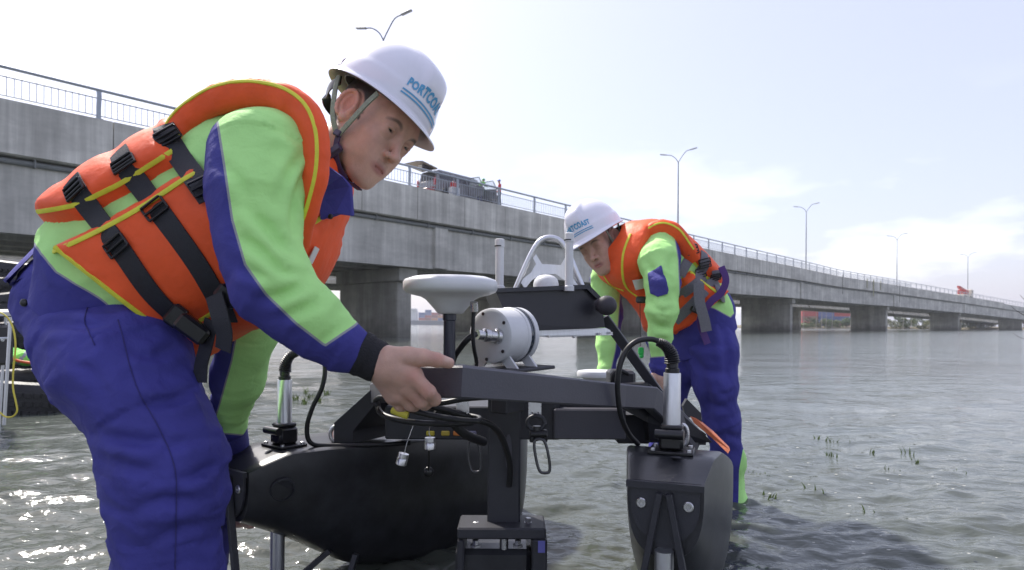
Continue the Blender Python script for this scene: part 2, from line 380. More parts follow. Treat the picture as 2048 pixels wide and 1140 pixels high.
# ================================================================== water
def build_water():
    ang = np.concatenate([np.linspace(-180, -56, 40)[:-1], np.linspace(-56, 56, 760), np.linspace(56, 180, 40)[1:]]) * np.pi / 180
    r1 = CAMH * F / np.linspace(1150, 42, 560)          # about even rows in the picture up to 24 m
    r2 = np.geomspace(r1[-1], 3200, 60)[1:]
    r = np.concatenate([[.02, .25, .5], r1, r2])
    A, Rr = np.meshgrid(ang, r); X = Rr * np.sin(A); Y = Rr * np.cos(A); Z = np.zeros_like(X)
    cell = np.maximum(np.gradient(r)[:, None] * np.ones_like(A), Rr * np.gradient(ang)[None, :])
    g = np.random.default_rng(3)
    lam = np.concatenate([np.geomspace(.055, .22, 32), np.geomspace(.22, .7, 22), np.geomspace(.7, 2.6, 12)])
    for l in lam:
        th = math.radians(104) + g.normal(0, .48); k = 2 * np.pi / l
        amp = .0050 * l * (1.35 if l < .3 else .72 if l < .8 else .28) * g.uniform(.6, 1.3); ph = g.uniform(0, 6.28)
        u = X * math.cos(th) + Y * math.sin(th); wv = X * -math.sin(th) + Y * math.cos(th)
        ph2 = .9 * np.sin(wv * k * .21 + ph * 3) + .6 * np.sin(u * k * .13 + ph * 5)
        att = np.clip((l / cell - 2.2) / 2.5, 0, 1)
        s = np.sin(u * k + ph + ph2); Z += amp * att * (s + .25 * np.cos(2 * (u * k + ph + ph2)))
    for (cx_, cy_, rr_, am) in ((.985, 2.92, .075, .0045), (.735, 3.02, .08, .004), (-.36, 2.15, .22, .003), (.62, 1.95, .2, .003), (-.01, 1.66, .12, .004), (-.47, 1.78, .09, .003)):   # rings round what stands in the water
        r_ = np.hypot(X - cx_, Y - cy_) - rr_; Z += am * np.sin(np.clip(r_, 0, 9) * 2 * np.pi / .085 + 1.5 * np.sin(np.arctan2(Y - cy_, X - cx_) * 3)) * np.exp(-np.clip(r_, 0, 9) / .16) * np.clip(.06 / cell, 0, 1)
    nr, na = X.shape; i = np.arange(nr - 1)[:, None] * na; j = np.arange(na - 1)[None, :]
    q = np.stack([i + j, i + j + 1, i + na + j + 1, i + na + j], -1).reshape(-1, 4)[:, ::-1]
    m = bpy.data.materials.new('river_water'); nt, N, L, b = nodes_of(m); MATS['river_water'] = m
    b.inputs['IOR'].default_value = 1.333; b.inputs['Roughness'].default_value = .07; b.inputs['Specular IOR Level'].default_value = .5
    t = N.new('ShaderNodeTexCoord')
    n0 = N.new('ShaderNodeTexNoise'); n0.inputs['Scale'].default_value = .12; n0.inputs['Detail'].default_value = 5
    r0 = N.new('ShaderNodeValToRGB'); r0.color_ramp.elements[0].position = .35; r0.color_ramp.elements[1].position = .7
    r0.color_ramp.elements[0].color = (.072, .078, .064, 1); r0.color_ramp.elements[1].color = (.100, .122, .112, 1)
    L.new(t.outputs['Object'], n0.inputs['Vector']); L.new(n0.outputs['Fac'], r0.inputs[0]); L.new(r0.outputs[0], b.inputs['Base Color'])
    prev = None
    for sc, st, ds, vec in ((26, .20, .012, (1, 1.6, 1)), (6.5, .22, .05, (1, 1.9, 1)), (1.4, .22, .16, (1, 2.2, 1)), (.22, .14, .6, (1, 1.6, 1))):
        mp = N.new('ShaderNodeMapping'); mp.inputs['Scale'].default_value = vec; mp.inputs['Rotation'].default_value = (0, 0, math.radians(24))
        n = N.new('ShaderNodeTexNoise'); n.inputs['Scale'].default_value = sc; n.inputs['Detail'].default_value = 4; n.inputs['Roughness'].default_value = .5; n.inputs['Distortion'].default_value = .8
        L.new(t.outputs['Object'], mp.inputs[0]); L.new(mp.outputs[0], n.inputs['Vector'])
        bp = N.new('ShaderNodeBump'); bp.inputs['Strength'].default_value = st; bp.inputs['Distance'].default_value = ds
        L.new(n.outputs['Fac'], bp.inputs['Height'])
        if prev is not None: L.new(prev.outputs[0], bp.inputs['Normal'])
        prev = bp
    L.new(prev.outputs[0], b.inputs['Normal'])
    o = link_mesh('water', np.stack([X, Y, Z], -1).reshape(-1, 3), q, m, None, True); o['kind'] = 'structure'
if not globals().get("NOW"): build_water()
# ================================================================== bridge
# centre line of the near parapet face: straight, then a slow bend to the right
BPT = [(-37.2 + .82 * d, d) for d in (6, 14, 23, 38, 52, 68, 84, 97)] + [(60.5, 118), (83.5, 141), (130, 184), (190, 236), (262, 300)]
BPT = np.array(BPT); _seg = np.linalg.norm(np.diff(BPT, axis=0), axis=1); BS = np.concatenate([[0], np.cumsum(_seg)])
_rail_d = np.array([6, 23, 28, 38, 51, 57, 80, 97, 141, 184, 236, 300]); _rail_h = np.array([9.2, 9.28, 9.36, 9.48, 9.62, 9.7, 10.1, 10.45, 10.7, 10.3, 9.1, 7.4])
def bpos(s, t=0., dz=0.):
    """point s metres along the bridge, t metres in from the near parapet face, dz from the top of the rail"""
    x = np.interp(s, BS, BPT[:, 0]); y = np.interp(s, BS, BPT[:, 1])
    x2 = np.interp(s + 4, BS, BPT[:, 0]); y2 = np.interp(s + 4, BS, BPT[:, 1]); x1 = np.interp(s - 4, BS, BPT[:, 0]); y1 = np.interp(s - 4, BS, BPT[:, 1])
    u = np.array([x2 - x1, y2 - y1]); u /= np.linalg.norm(u); tv = np.array([-u[1], u[0]])
    z = CAMH + np.interp(y, _rail_d, _rail_h) + dz
    return np.array([x + tv[0] * t, y + tv[1] * t, z]), u, tv
def s_at_px(px, t=0.):
    c = (px - PX) / F; ss = np.linspace(0, BS[-1], 3000)
    best = min(ss, key=lambda s: abs(bpos(s, t)[0][0] / bpos(s, t)[0][1] - c)); return best
concrete = mat('concrete', (.58, .565, .51), .85, var=.26, vs=.9, bump=.5, bs=9, streak=(1.3, 1.3, .16))
concrete_d = mat('girder_concrete', (.54, .53, .48), .85, var=.2, vs=.7, bump=.4, bs=6, streak=(1, 1, .3))
pierm = mat('pier_concrete', (.42, .41, .36), .9, var=.28, vs=.5, bump=.5, bs=5, streak=(1, 1, .35))
def tide(m):
    nt = m.node_tree; N, L = nt.nodes, nt.links; b = N['Principled BSDF']; src = b.inputs['Base Color'].links[0].from_socket
    t = N.new('ShaderNodeTexCoord'); sp = N.new('ShaderNodeSeparateXYZ'); L.new(t.outputs['Object'], sp.inputs[0]); n = N.new('ShaderNodeTexNoise'); n.inputs['Scale'].default_value = 1.1; n.inputs['Detail'].default_value = 6; L.new(t.outputs['Object'], n.inputs['Vector'])
    a = N.new('ShaderNodeMath'); a.operation = 'MULTIPLY_ADD'; a.inputs[1].default_value = -1.6; L.new(n.outputs['Fac'], a.inputs[0]); L.new(sp.outputs['Z'], a.inputs[2])
    r = N.new('ShaderNodeMapRange'); r.inputs[1].default_value = -.6; r.inputs[2].default_value = .7; r.inputs[3].default_value = .42; r.inputs[4].default_value = 1; L.new(a.outputs[0], r.inputs[0])
    mx = N.new('ShaderNodeMixRGB'); mx.blend_type = 'MULTIPLY'; mx.inputs[0].default_value = 1; L.new(src, mx.inputs[1]); L.new(r.outputs[0], mx.inputs[2]); L.new(mx.outputs[0], b.inputs['Base Color'])
tide(pierm)
def weather(m, sx=2.2, sz=.06, lo=.84):
    """rain streaks and patchy formwork staining"""
    nt = m.node_tree; N, L = nt.nodes, nt.links; b = N['Principled BSDF']; src = b.inputs['Base Color'].links[0].from_socket; t = N.new('ShaderNodeTexCoord')
    for sc_, a_, l_, h_ in (((sx, sx, sz), lo, .42, .62), ((.16, .16, .5), .80, .40, .60)):
        mp = N.new('ShaderNodeMapping'); mp.inputs['Scale'].default_value = sc_; L.new(t.outputs['Object'], mp.inputs[0]); n = N.new('ShaderNodeTexNoise'); n.inputs['Scale'].default_value = 1; n.inputs['Detail'].default_value = 5; n.inputs['Roughness'].default_value = .7; L.new(mp.outputs[0], n.inputs['Vector'])
        r = N.new('ShaderNodeMapRange'); r.inputs[1].default_value = l_; r.inputs[2].default_value = h_; r.inputs[3].default_value = a_; r.inputs[4].default_value = 1.08; L.new(n.outputs['Fac'], r.inputs[0])
        mx = N.new('ShaderNodeMixRGB'); mx.blend_type = 'MULTIPLY'; mx.inputs[0].default_value = 1; L.new(src, mx.inputs[1]); L.new(r.outputs[0], mx.inputs[2]); src = mx.outputs[0]
    L.new(src, b.inputs['Base Color'])
weather(concrete); weather(concrete_d, 1.4, .08, .82); weather(pierm, 1.2, .1, .78)
galv = mat('galvanised_rail', (.33, .36, .40), .45, .5, var=.1)
BR = thing('road_bridge', 'long grey concrete girder bridge with steel railing crossing the water', 'bridge', (0, 38, 0))
def sweep(ss, sect):
    """section (t, dz) polygon swept along the bridge"""
    mb = MB(); mb.loft([[bpos(s, t, dz)[0] for t, dz in sect] for s in ss]); return mb
S0, S1 = 0., BS[-1] - 6
def srange(a, b, st): return np.linspace(a, b, max(2, int((b - a) / st) + 1))
part('deck', sweep(srange(S0, S1, 4), [(.12, -1.55), (11.6, -1.55), (11.6, -3.35), (.12, -3.25)]), concrete_d, BR)
PIERPX = [823, 1293, 1585, 1775, 1919, 2045]
pier_s = [s_at_px(p, 1.2) for p in PIERPX]
first = pier_s[0]; spans = [S0] + [p + 1.6 for p in pier_s] + [S1]
# parapet fascia panels, each one its own piece with an open joint
L_p = 4.09
k0 = 0; s = S0 + 1.0; npan = 0
while s < S1 - L_p and npan < 70:
    jit = random.uniform(-.012, .012)
    part('parapet_panel', sweep([s + .02, s + L_p / 2, s + L_p - .02], [(jit, -1.27), (.34, -1.27), (.34, -1.55), (.11, -1.551), (.11, -3.24), (jit, -3.2)]), concrete, BR, fix=True)
    s += L_p; npan += 1
for i, t in enumerate([.75, 3.2, 5.7, 8.2, 10.7]):
    for a, b in zip(spans[:-1], spans[1:]):
        if b - a < 2: continue
        w = .32; mb = sweep(srange(a + .25, b - .25, 6), [(t - w, -3.36), (t + w, -3.36), (t + w, -3.75), (t + w * .45, -3.95), (t + w * .45, -5.55), (t + w, -5.75), (t + w, -6.05), (t - w, -6.05), (t - w, -5.7), (t - w, -3.8)])
        part('girder', mb, concrete_d, BR)
mb = MB(); mb.tube([bpos(s, .35, -3.42)[0] for s in srange(S0, S1, 5)], .11, 10); part('service_pipe', mb, mat('old_pipe', (.2, .21, .21), .6), BR, True)
for s in np.arange(S0 + 3, 110, 4.0):
    mb = MB(); p, u, tv = bpos(s, .35, -3.4); mb.box(p, (.06, .34, .3), [[u[0], u[1], 0], [tv[0], tv[1], 0], [0, 0, 1]]); part('pipe_bracket', mb, MATS['old_pipe'], BR)
for s, w in zip(pier_s, [5.9, 7.6, 7.8, 7.4, 7.2, 7.0]):
    p, u, tv = bpos(s, 1.2); top = p[2] - 6.9
    ax = [[u[0], u[1], 0], [tv[0], tv[1], 0], [0, 0, 1]]; c = np.array([p[0], p[1], 0])
    T3 = np.array([tv[0], tv[1], 0]); U3 = np.array([u[0], u[1], 0])
    pr = MB(); pr.box(c + T3 * (w / 2) - U3 * .55 + np.array([0, 0, top / 2 - 1.0]), (1.1, w, top + 2.0), ax, .06); pier = part('pier', pr, pierm, BR)
    pc = MB(); pc.box(c + T3 * (w / 2 - .1) - U3 * .55 + np.array([0, 0, top + .42]), (1.5, w + .5, .84), ax, .05); part('pier_cap', pc, pierm, pier)
    pe = MB(); q = bpos(s + 1.6, .55, -4.75)[0]; pe.box(q + T3 * .0, (1.1, .7, 2.55), ax, .03); part('end_block', pe, concrete, BR)
# railing
post_s = np.arange(s_at_px(822) - 4.09 * 9, S1 - 2, 4.09)
pm = MB()
pm.add(*(lambda b: (b.verts(), b.f))(MB().bar([(0, 0, -1.25), (0, 0, -.75), (.02, .0, -.3), (0, .02, -.02)], .10, .16, up=(1, 0, 0))))
pm.box((0, .02, -1.24), (.26, .3, .05)); pme = bpy.data.meshes.new('railing_post'); pme.from_pydata(pm.verts().tolist(), [], pm.f); pme.materials.append(galv)
bm_ = MB().box((0, 0, -.72), (.022, .022, .70)); bme = bpy.data.meshes.new('baluster'); bme.from_pydata(bm_.verts().tolist(), [], bm_.f); bme.materials.append(galv)
farb = MB(); nb = 0
for i, s in enumerate(post_s):
    p, u, tv = bpos(s, .22); rz = math.atan2(u[1], u[0]); inst(pme, 'railing_post', BR, p, rz)
    if i == len(post_s) - 1: break
    for k in range(1, 18):
        ss = s + 4.09 * k / 18; q, uu, _ = bpos(ss, .22)
        if q[1] < 20 or ss > post_s[-1]: continue
        if nb < 285 and q[1] > 20: inst(bme, 'baluster', BR, q, rz); nb += 1
        elif s < 190: farb.box(q + np.array([0, 0, -.72]), (.024, .024, .70))
fb = part('far_balusters', farb, galv, BR); fb['kind'] = 'stuff'
for dz, r in ((0, .065), (-.38, .025), (-1.07, .025)):
    mb = MB(); mb.tube([bpos(s, .22, dz - r)[0] for s in srange(S0, S1, 3)], r, 10); part('handrail' if r > .05 else 'rail', mb, galv, BR, True)
    mb = MB(); mb.tube([bpos(s, 11.3, dz - r)[0] for s in srange(S0, S1, 5)], r, 8); part('handrail' if r > .05 else 'rail', mb, galv, BR, True)
# slings and drain boards hanging over the parapet
for px, l, w_, c in ((1684, 3.6, .1, 'rope'), (1733, 1.9, .35, 'board'), (1746, 3.4, .5, 'board'), (1760, 2.0, .3, 'board'), (1798, 4.2, .1, 'rope')):
    s = s_at_px(px); p, u, tv = bpos(s, -.08, -1.2); mb = MB()
    mb.box(p + np.array([0, 0, -l / 2 + .3]), (w_, .06, l), [[u[0], u[1], 0], [tv[0], tv[1], 0], [0, 0, 1]])
    part('hanging_line' if c == 'rope' else 'drain_board', mb, mat('weathered_' + c, (.16, .15, .13) if c == 'rope' else (.34, .33, .2), .8), BR)
# lamp posts along the far lane
lampm = mat('lamp_steel', (.16, .17, .19), .5, .4)
LAMPS = [(763, 80, 'twin-arm street lamp rising behind the nearer worker\'s white helmet'), (1355, 325, 'tallest twin-arm street lamp, standing behind the farther worker\'s back'), (1611, 424, 'second twin-arm street lamp to the right of the farther worker'), (1793, 480, 'third twin-arm street lamp to the right of the farther worker'), (1935, 515, 'smallest and farthest twin-arm street lamp, near the crane truck')]
for px, fork_y, lab in LAMPS:
    s = s_at_px(px, 5.8); p, u, tv = bpos(s, 5.8, -1.4); D = p[1]; zf = CAMH + (PY + (px - PX) * ROLL - fork_y) * D / F
    h = zf - p[2]; T = thing('street_lamp', lab, 'street lamp', p, 'twin-arm lamps along the bridge')
    mb = MB(); mb.tube([p, p + np.array([0, 0, h * .6]), p + np.array([0, 0, h])], [.11, .085, .06], 10); part('pole', mb, lampm, T, True)
    T3 = np.array([tv[0], tv[1], 0]) * .75 + np.array([-.5, 0, 0]); T3 /= np.linalg.norm(T3)
    for sg in (-1, 1):
        top = p + np.array([0, 0, h]); e = T3 * sg; up_ = 1.35 if sg < 0 else 1.0
        P = smooth_path([top, top + e * .35 + np.array([0, 0, .55]), top + e * .9 + np.array([0, 0, .95 * up_]), top + e * 1.5 + np.array([0, 0, 1.08 * up_])], 4)
        mb = MB(); mb.tube(P, [.045] * len(P), 8); arm = part('arm', mb, lampm, T, True)
        d = P[-1] - P[-2]; d /= np.linalg.norm(d); mb = MB(); sd_ = np.cross(d, (0, 0, 1)); sd_ /= np.linalg.norm(sd_)
        mb.box(P[-1] + d * .35, (.85, .26, .12), [d, sd_, np.cross(sd_, d)], .04); part('lamp_head', mb, mat('lamp_housing', (.22, .23, .25), .5), arm)
# ------------------------------------------------------------------ second carriageway behind the first
B2 = thing('road_bridge', 'second concrete bridge close behind the first, seen only beneath it', 'bridge', (-15, 50, 0))
part('deck', sweep(srange(S0, S1, 5), [(18.7, -1.5), (30.4, -1.5), (30.4, -3.3), (18.7, -3.3)]), concrete_d, B2)
for t in [19.3, 21.9, 24.5, 27.1, 29.7]:
    for a, b in zip(spans[:-1], spans[1:]):
        if b - a < 2: continue
        w = .3; part('girder', sweep(srange(a + .25, b - .25, 7), [(t - w, -3.31), (t + w, -3.31), (t + w, -3.75), (t + w * .45, -3.95), (t + w * .45, -5.55), (t + w, -5.75), (t + w, -6.05), (t - w, -6.05), (t - w, -5.75), (t - w * .45, -5.55), (t - w * .45, -3.95), (t - w, -3.75)]), concrete_d, B2)
for s, w in zip(pier_s, [5.9, 7.6, 7.8, 7.4, 7.2, 7.0]):
    p, u, tv = bpos(s, 20.2); top = p[2] - 6.9; ax = [[u[0], u[1], 0], [tv[0], tv[1], 0], [0, 0, 1]]; c = np.array([p[0], p[1], 0]); T3 = np.array([tv[0], tv[1], 0]); U3 = np.array([u[0], u[1], 0])
    pr = MB(); pr.box(c + T3 * (w / 2) - U3 * .55 + np.array([0, 0, top / 2 - 1.0]), (1.1, w, top + 2.0), ax, .06); pier = part('pier', pr, pierm, B2)
    pc = MB(); pc.box(c + T3 * (w / 2 - .1) - U3 * .55 + np.array([0, 0, top + .42]), (1.5, w + .5, .84), ax, .05); part('pier_cap', pc, pierm, pier)
# ------------------------------------------------------------------ van on the bridge with raised tailgate and open doors
def local(s, t, dz):
    p, u, tv = bpos(s, t, dz); U3 = np.array([u[0], u[1], 0]); T3 = np.array([tv[0], tv[1], 0]); Z3 = np.array([0, 0, 1.])
    f = lambda x, y, z: p + U3 * x + T3 * y + Z3 * z; return f, p, U3, T3
s_van = s_at_px(856, 1.6); f0_, p0, U3, T3 = local(s_van, 1.0, -1.30); f = lambda x, y, z: f0_(x * 1.25, y, z)
VAN = thing('parked_van', 'silver van with raised tailgate and open doors parked on the bridge', 'van', f(2.4, .9, 0))
vanm = mat('van_paint', (.17, .17, .185), .3, coat=.5, var=.05); clr = mat('clear_glass', (.8, .82, .82), .03, var=.02); clr.node_tree.nodes['Principled BSDF'].inputs['Transmission Weight'].default_value = .9; glassd = mat('tinted_glass', (.02, .02, .03), .06, coat=.3); redl = mat('tail_lamp_red', (.5, .02, .02), .25); dark = mat('dark_trim_and_shade', (.02, .02, .022), .5)
def prism(poly, y0, y1, inset=0.):
    """side profile (x, z) between two widths, upper points drawn in"""
    zs = [q[1] for q in poly]; zm = max(zs); rings = []
    for y, sg in ((y0, 1), (y1, -1)): rings.append([f(x, y + sg * inset * max(0, (z - 1.05) / (zm - 1.05 + 1e-6)), z) for x, z in poly])
    mb = MB(); mb.loft(rings); return mb
body = [(0, .45), (0, 1.0), (.05, 1.1), (3.9, 1.12), (4.9, 1.0), (5.15, .8), (5.2, .4), (4.8, .32), (4.5, .32), (4.35, .62), (3.95, .70), (3.6, .60), (3.45, .32), (1.35, .32), (1.2, .62), (.85, .7), (.5, .6), (.38, .36)]
part('body', prism(body, 0, 1.8), vanm, VAN)
part('cabin', prism([(.10, 1.1), (.22, 1.72), (.35, 1.8), (2.9, 1.82), (3.25, 1.74), (4.0, 1.13)], .05, 1.75, .14), vanm, VAN)
for x0, x1, a, b in ((.35, 1.35, .30, 1.30), (1.45, 2.35, 1.45, 2.35), (2.45, 3.6, 2.45, 3.12)):
    for y, sg in ((.055, -1), (1.745, 1)):
        mb = MB(); mb.slab([f(x0, y, 1.16), f(x1, y, 1.16), f(b, y - sg * .115, 1.66), f(a, y - sg * .115, 1.66)], T3 * sg, .012); part('side_window', mb, glassd, VAN)
mb = MB(); mb.slab([f(4.0, .2, 1.15), f(4.0, 1.6, 1.15), f(3.3, 1.5, 1.7), f(3.3, .3, 1.7)], U3 * .7 + np.array([0, 0, .7]), .012); part('windscreen', mb, glassd, VAN)
mb = MB(); mb.slab([f(-.01, .2, .5), f(-.01, 1.6, .5), f(.18, 1.5, 1.72), f(.18, .3, 1.72)], -U3, .01); part('load_bay_shade', mb, dark, VAN)  # dark sheet on the rear, its colour standing for shade inside the load bay
tg = MB(); tg.slab([f(.25, .18, 1.80), f(.25, 1.62, 1.80), f(-.75, 1.58, 2.02), f(-1.15, 1.5, 1.93), f(-1.15, .3, 1.93), f(-.75, .22, 2.02)], (0, 0, 1), .07); tgo = part('tailgate', tg, mat('tailgate_inside', (.16, .13, .10), .5), VAN)
mb = MB(); mb.slab([f(.10, .3, 1.80), f(.10, 1.5, 1.80), f(-.6, 1.45, 1.96), f(-.6, .35, 1.96)], (0, 0, -1), .012); part('rear_window', mb, glassd, tgo)
mb = MB(); mb.box(f(-.06, .9, .48), (.16, 1.8, .26), [U3, T3, (0, 0, 1)], .04); part('bumper', mb, mat('maroon_bumper', (.22, .03, .03), .4), VAN)
for y in (.1, 1.7):
    mb = MB(); mb.box(f(.0, y, .98), (.1, .16, .5), [U3, T3, (0, 0, 1)], .03); part('tail_light', mb, redl, VAN)
    for x in (.85, 3.95):
        mb = MB(); mb.lathe(f(x, y, .34), [(.2, -.1), (.33, -.1), (.345, -.06), (.345, .06), (.33, .1), (.2, .1)], 24, T3); wh = part('wheel', mb, dark, VAN, True)
        mb = MB(); mb.lathe(f(x, y, .34), [(0, -.07), (.2, -.085), (.2, .085), (0, .07)], 16, T3); part('rim', mb, sil if 'silver_steel' in MATS else galv, wh)
for x0 in (2.35, 3.5):
    d = -T3 * .86 + U3 * .5; o = f(x0 + .1, .0, 0); mb = MB(); fr_ = [(0, .45), (0, 1.15), (.18, 1.68), (.7, 1.74), (.98, 1.15), (1.0, .45)]
    P = [o + d * a + np.array([0, 0, z]) for a, z in fr_]; nn = np.cross(d, (0, 0, 1))
    mb.slab([P[0], P[1], P[4], P[5]], nn, .06); mb.tube([P[1], P[2], P[3], P[4]], .035, 6); door = part('door', mb, vanm, VAN)
    mb = MB(); mb.slab([P[1], P[2], P[3], P[4]], nn, .012); part('door_window', mb, clr, door)
# ------------------------------------------------------------------ two people by the van
def small_person(base, facing, label, shirt, trousers, hat, lean=0., arms='down', h=1.74):
    T = thing('person', label, 'person', base, None); fz = np.array([math.cos(facing), math.sin(facing), 0]); rt = np.array([-fz[1], fz[0], 0]); k = h / 1.74
    q = lambda x, y, z: base + rt * x * k + fz * (y + lean * max(0, z - .9)) * k + np.array([0, 0, (z - .35 * lean * max(0, z - .9)) * k])
    v = Vol(base - 1.0, base + np.array([1., 1., 2.1]), .02)
    v.chain([(q(0, 0, .92), .15), (q(0, 0, 1.15), .145), (q(0, 0, 1.38), .165)], k=.06, sq=(fz, .72)); v.cap(q(0, 0, 1.4), q(0, .03, 1.54), .06, .055, k=.04); v.ell(q(0, .04, 1.64), (.085, .10, .12), k=.02)
    for s in (-1, 1):
        v.chain([(q(s * .10, 0, .9), .10), (q(s * .11, .03, .48), .07), (q(s * .12, -.02, .08), .05)], k=.03); v.cap(q(s * .12, -.03, .04), q(s * .13, .16, .03), .045, .035, k=.02)
        e = (q(s * .26, .02, 1.1), q(s * .26, .20, .9)) if arms == 'down' else (q(s * .25, .2, 1.12), q(s * .2, .45, 1.15))
        v.chain([(q(s * .19, 0, 1.42), .065), (e[0], .048), (e[1], .035)], k=.03); v.ell(e[1] + (e[1] - e[0]) * .2, (.045, .045, .05), k=.01)
    V, Q = v.mesh(1); z = (V - base)[:, 2] / k; col = np.tile(np.array(shirt), (len(V), 1)); col[z < .95 - .3 * lean] = trousers
    hd = np.linalg.norm(V - q(0, .04, 1.64), axis=1) < .15; col[hd] = SKIN0; fl = V - base
    for s in (-1, 1):
        e = q(s * .26, .20, .9) if arms == 'down' else q(s * .2, .45, 1.15); col[np.linalg.norm(V - e, axis=1) < .08] = SKIN0
    link_mesh('body', V, Q, smallm, T, True, {'col': col})
    mb = MB(); c = q(0, .04, 1.66); mb.lathe(c, [(.145, .03), (.135, .04), (.125, .045), (.115, .09), (.08, .13), (0, .15)], 20); hm = part('helmet', mb, mat('hat_%d' % int(hat[2] * 100), hat, .3, coat=.3), T, True)
    mb = MB(); mb.slab([c + fz * .1 + rt * .09 + np.array([0, 0, .03]), c + fz * .2 + np.array([0, 0, .02]), c + fz * .1 - rt * .09 + np.array([0, 0, .03])], (0, 0, 1), .012); part('peak', mb, MATS['hat_%d' % int(hat[2] * 100)], hm)
SKIN0 = np.array([.40, .24, .17]); smallm = mat_attr('small_figure', .7)
f2, pb, _, _ = local(s_at_px(997, .75), .75, -1.18); small_person(pb, math.radians(200), 'person in red shirt and blue helmet beside the van on the bridge', (.5, .03, .04), (.03, .03, .06), (.03, .08, .5), 0, 'down', 1.86)
f3, pb, _, _ = local(s_at_px(957, .5), .5, -1.18); small_person(pb, math.radians(60), 'person in bright green jacket stooping beside the van on the bridge', (.22, .55, .14), (.04, .04, .2), (.10, .42, .14), .55, 'fwd', 1.72)
mb = MB(); f4, pb, U4, T4 = local(s_at_px(906, .6), .6, -1.18); mb.box(pb + np.array([0, 0, .28]), (.7, .4, .56), [U4, T4, (0, 0, 1)], .04); mb2 = MB(); mb2.box(pb + np.array([0, 0, .72]), (.5, .34, .36), [U4, T4, (0, 0, 1)], .05)
CB = thing('cooler_box', 'white box with red case on top behind the bridge railing', 'box', pb); part('case', mb, wht0 if 'wht0' in globals() else mat('white_crate', (.7, .7, .7), .5), CB); part('lid', mb2, mat('red_crate', (.55, .04, .04), .4), CB)
# ------------------------------------------------------------------ crane truck far along the bridge
s_c = s_at_px(1928, 3.); f, p0, U3, T3 = local(s_c, 3.0, -1.35); AX = [U3, T3, (0, 0, 1)]
CT = thing('crane_truck', 'red mobile crane truck far along the bridge', 'crane truck', f(5, 1.2, 0)); redp = mat('crane_red', (.42, .05, .04), .45)
mb = MB(); mb.box(f(5, 1.2, 1.1), (10, 2.4, .7), AX, .08); part('chassis', mb, mat('crane_cream', (.55, .5, .42), .5), CT)
mb = MB(); mb.box(f(9.2, 1.2, 2.3), (1.8, 2.3, 1.8), AX, .25); cab = part('cab', mb, MATS['crane_cream'], CT); mb = MB(); mb.box(f(9.2, .03, 2.6), (1.2, .04, .7), AX); part('window', mb, glassd, cab)
mb = MB(); mb.box(f(3.6, 1.2, 2.2), (3.4, 2.2, 1.4), AX, .15); part('turret', mb, redp, CT)
mb = MB(); mb.bar([f(5.2, 1.2, 2.7), f(-.6, 1.2, 3.5)], .75, .8); boom = part('boom', mb, redp, CT); mb = MB(); mb.bar([f(-.6, 1.2, 3.5), f(-1.6, 1.2, 3.65)], .55, .6); part('boom_tip', mb, redp, boom)
for x in (1, 2.4, 7, 8.6):
    mb = MB(); mb.lathe(f(x, .1, .55), [(0, -.15), (.5, -.15), (.55, -.1), (.55, .1), (.5, .15), (0, .15)], 16, T3); part('wheel', mb, dark, CT)
# ------------------------------------------------------------------ far banks
def bank(name, x0, x1, d0, d1, z, m):
    n = 60; xs = np.linspace(x0, x1, n); rows = []
    for k, (d, zz) in enumerate(((d0, -.4), (d0 + 2, z * .35), (d0 + 6, z * .7), ((d0 + d1) / 2, z), (d1, z * .9), (d1 + 10, -.5))):
        rows.append([(x, d + 3 * noise.noise((x * .05, k, 3)), zz + (.4 * z * noise.noise((x * .09, k * 3., 1)) if 0 < k < 5 else 0)) for x in xs])
    mb = MB(); mb.loft(rows, closed=False); o = part(name, mb, m, None, True); o['kind'] = 'structure'
bank('river_bank', 90, 420, 285, 380, 1.1, mat('bank_soil', (.20, .17, .11), .9, var=.35, vs=.2))
bank('far_shore', -900, 60, 1250, 1500, 14, mat('far_hills', (.16, .19, .19), .9, var=.2, vs=.02))
leafm = {}
def bush(px, D, h, w, label, c, seed):
    r = random.Random(seed); x = (px - PX) / F * D; base = np.array([x, D, .5]); nm = 'leaf_%.2f' % c[1]
    T = thing('bush', label, 'bush', base, 'shrubs along the far bank'); m = mat(nm, c, .7, var=.5, vs=1.2)
    tr = MB()
    for k in range(3): tr.tube([base, base + np.array([r.uniform(-.3, .3) * w, 0, h * .35]), base + np.array([r.uniform(-.4, .4) * w, r.uniform(-.3, .3) * w, h * .7])], [.12, .08, .03], 5)
    part('trunk', tr, mat('bark', (.1, .08, .06), .9), T)
    cl = [(r.uniform(-.42, .42) * w, r.uniform(-.4, .4) * w, h * r.uniform(.08, .85), r.uniform(.16, .3) * w) for _ in range(9)]; V = []; Fc = []
    for i in range(800):
        cx, cy, cz, cr_ = cl[i % 9]; d = np.array([r.gauss(0, 1), r.gauss(0, 1), r.gauss(0, 1)]); d /= np.linalg.norm(d); p = base + np.array([cx, cy, cz]) + d * cr_ * r.uniform(.6, 1.05) * np.array([1, 1, .8])
        a = np.array([r.gauss(0, 1), r.gauss(0, 1), r.gauss(0, .6)]); a /= np.linalg.norm(a); b = np.cross(a, d); b /= np.linalg.norm(b) + 1e-6; s = r.uniform(.2, .42); n = len(V)
        V += [p - a * s, p + b * s * .6, p + a * s, p - b * s * .6]; Fc.append((n, n + 1, n + 2, n + 3))
    link_mesh('crown', np.array(V), Fc, m, T)
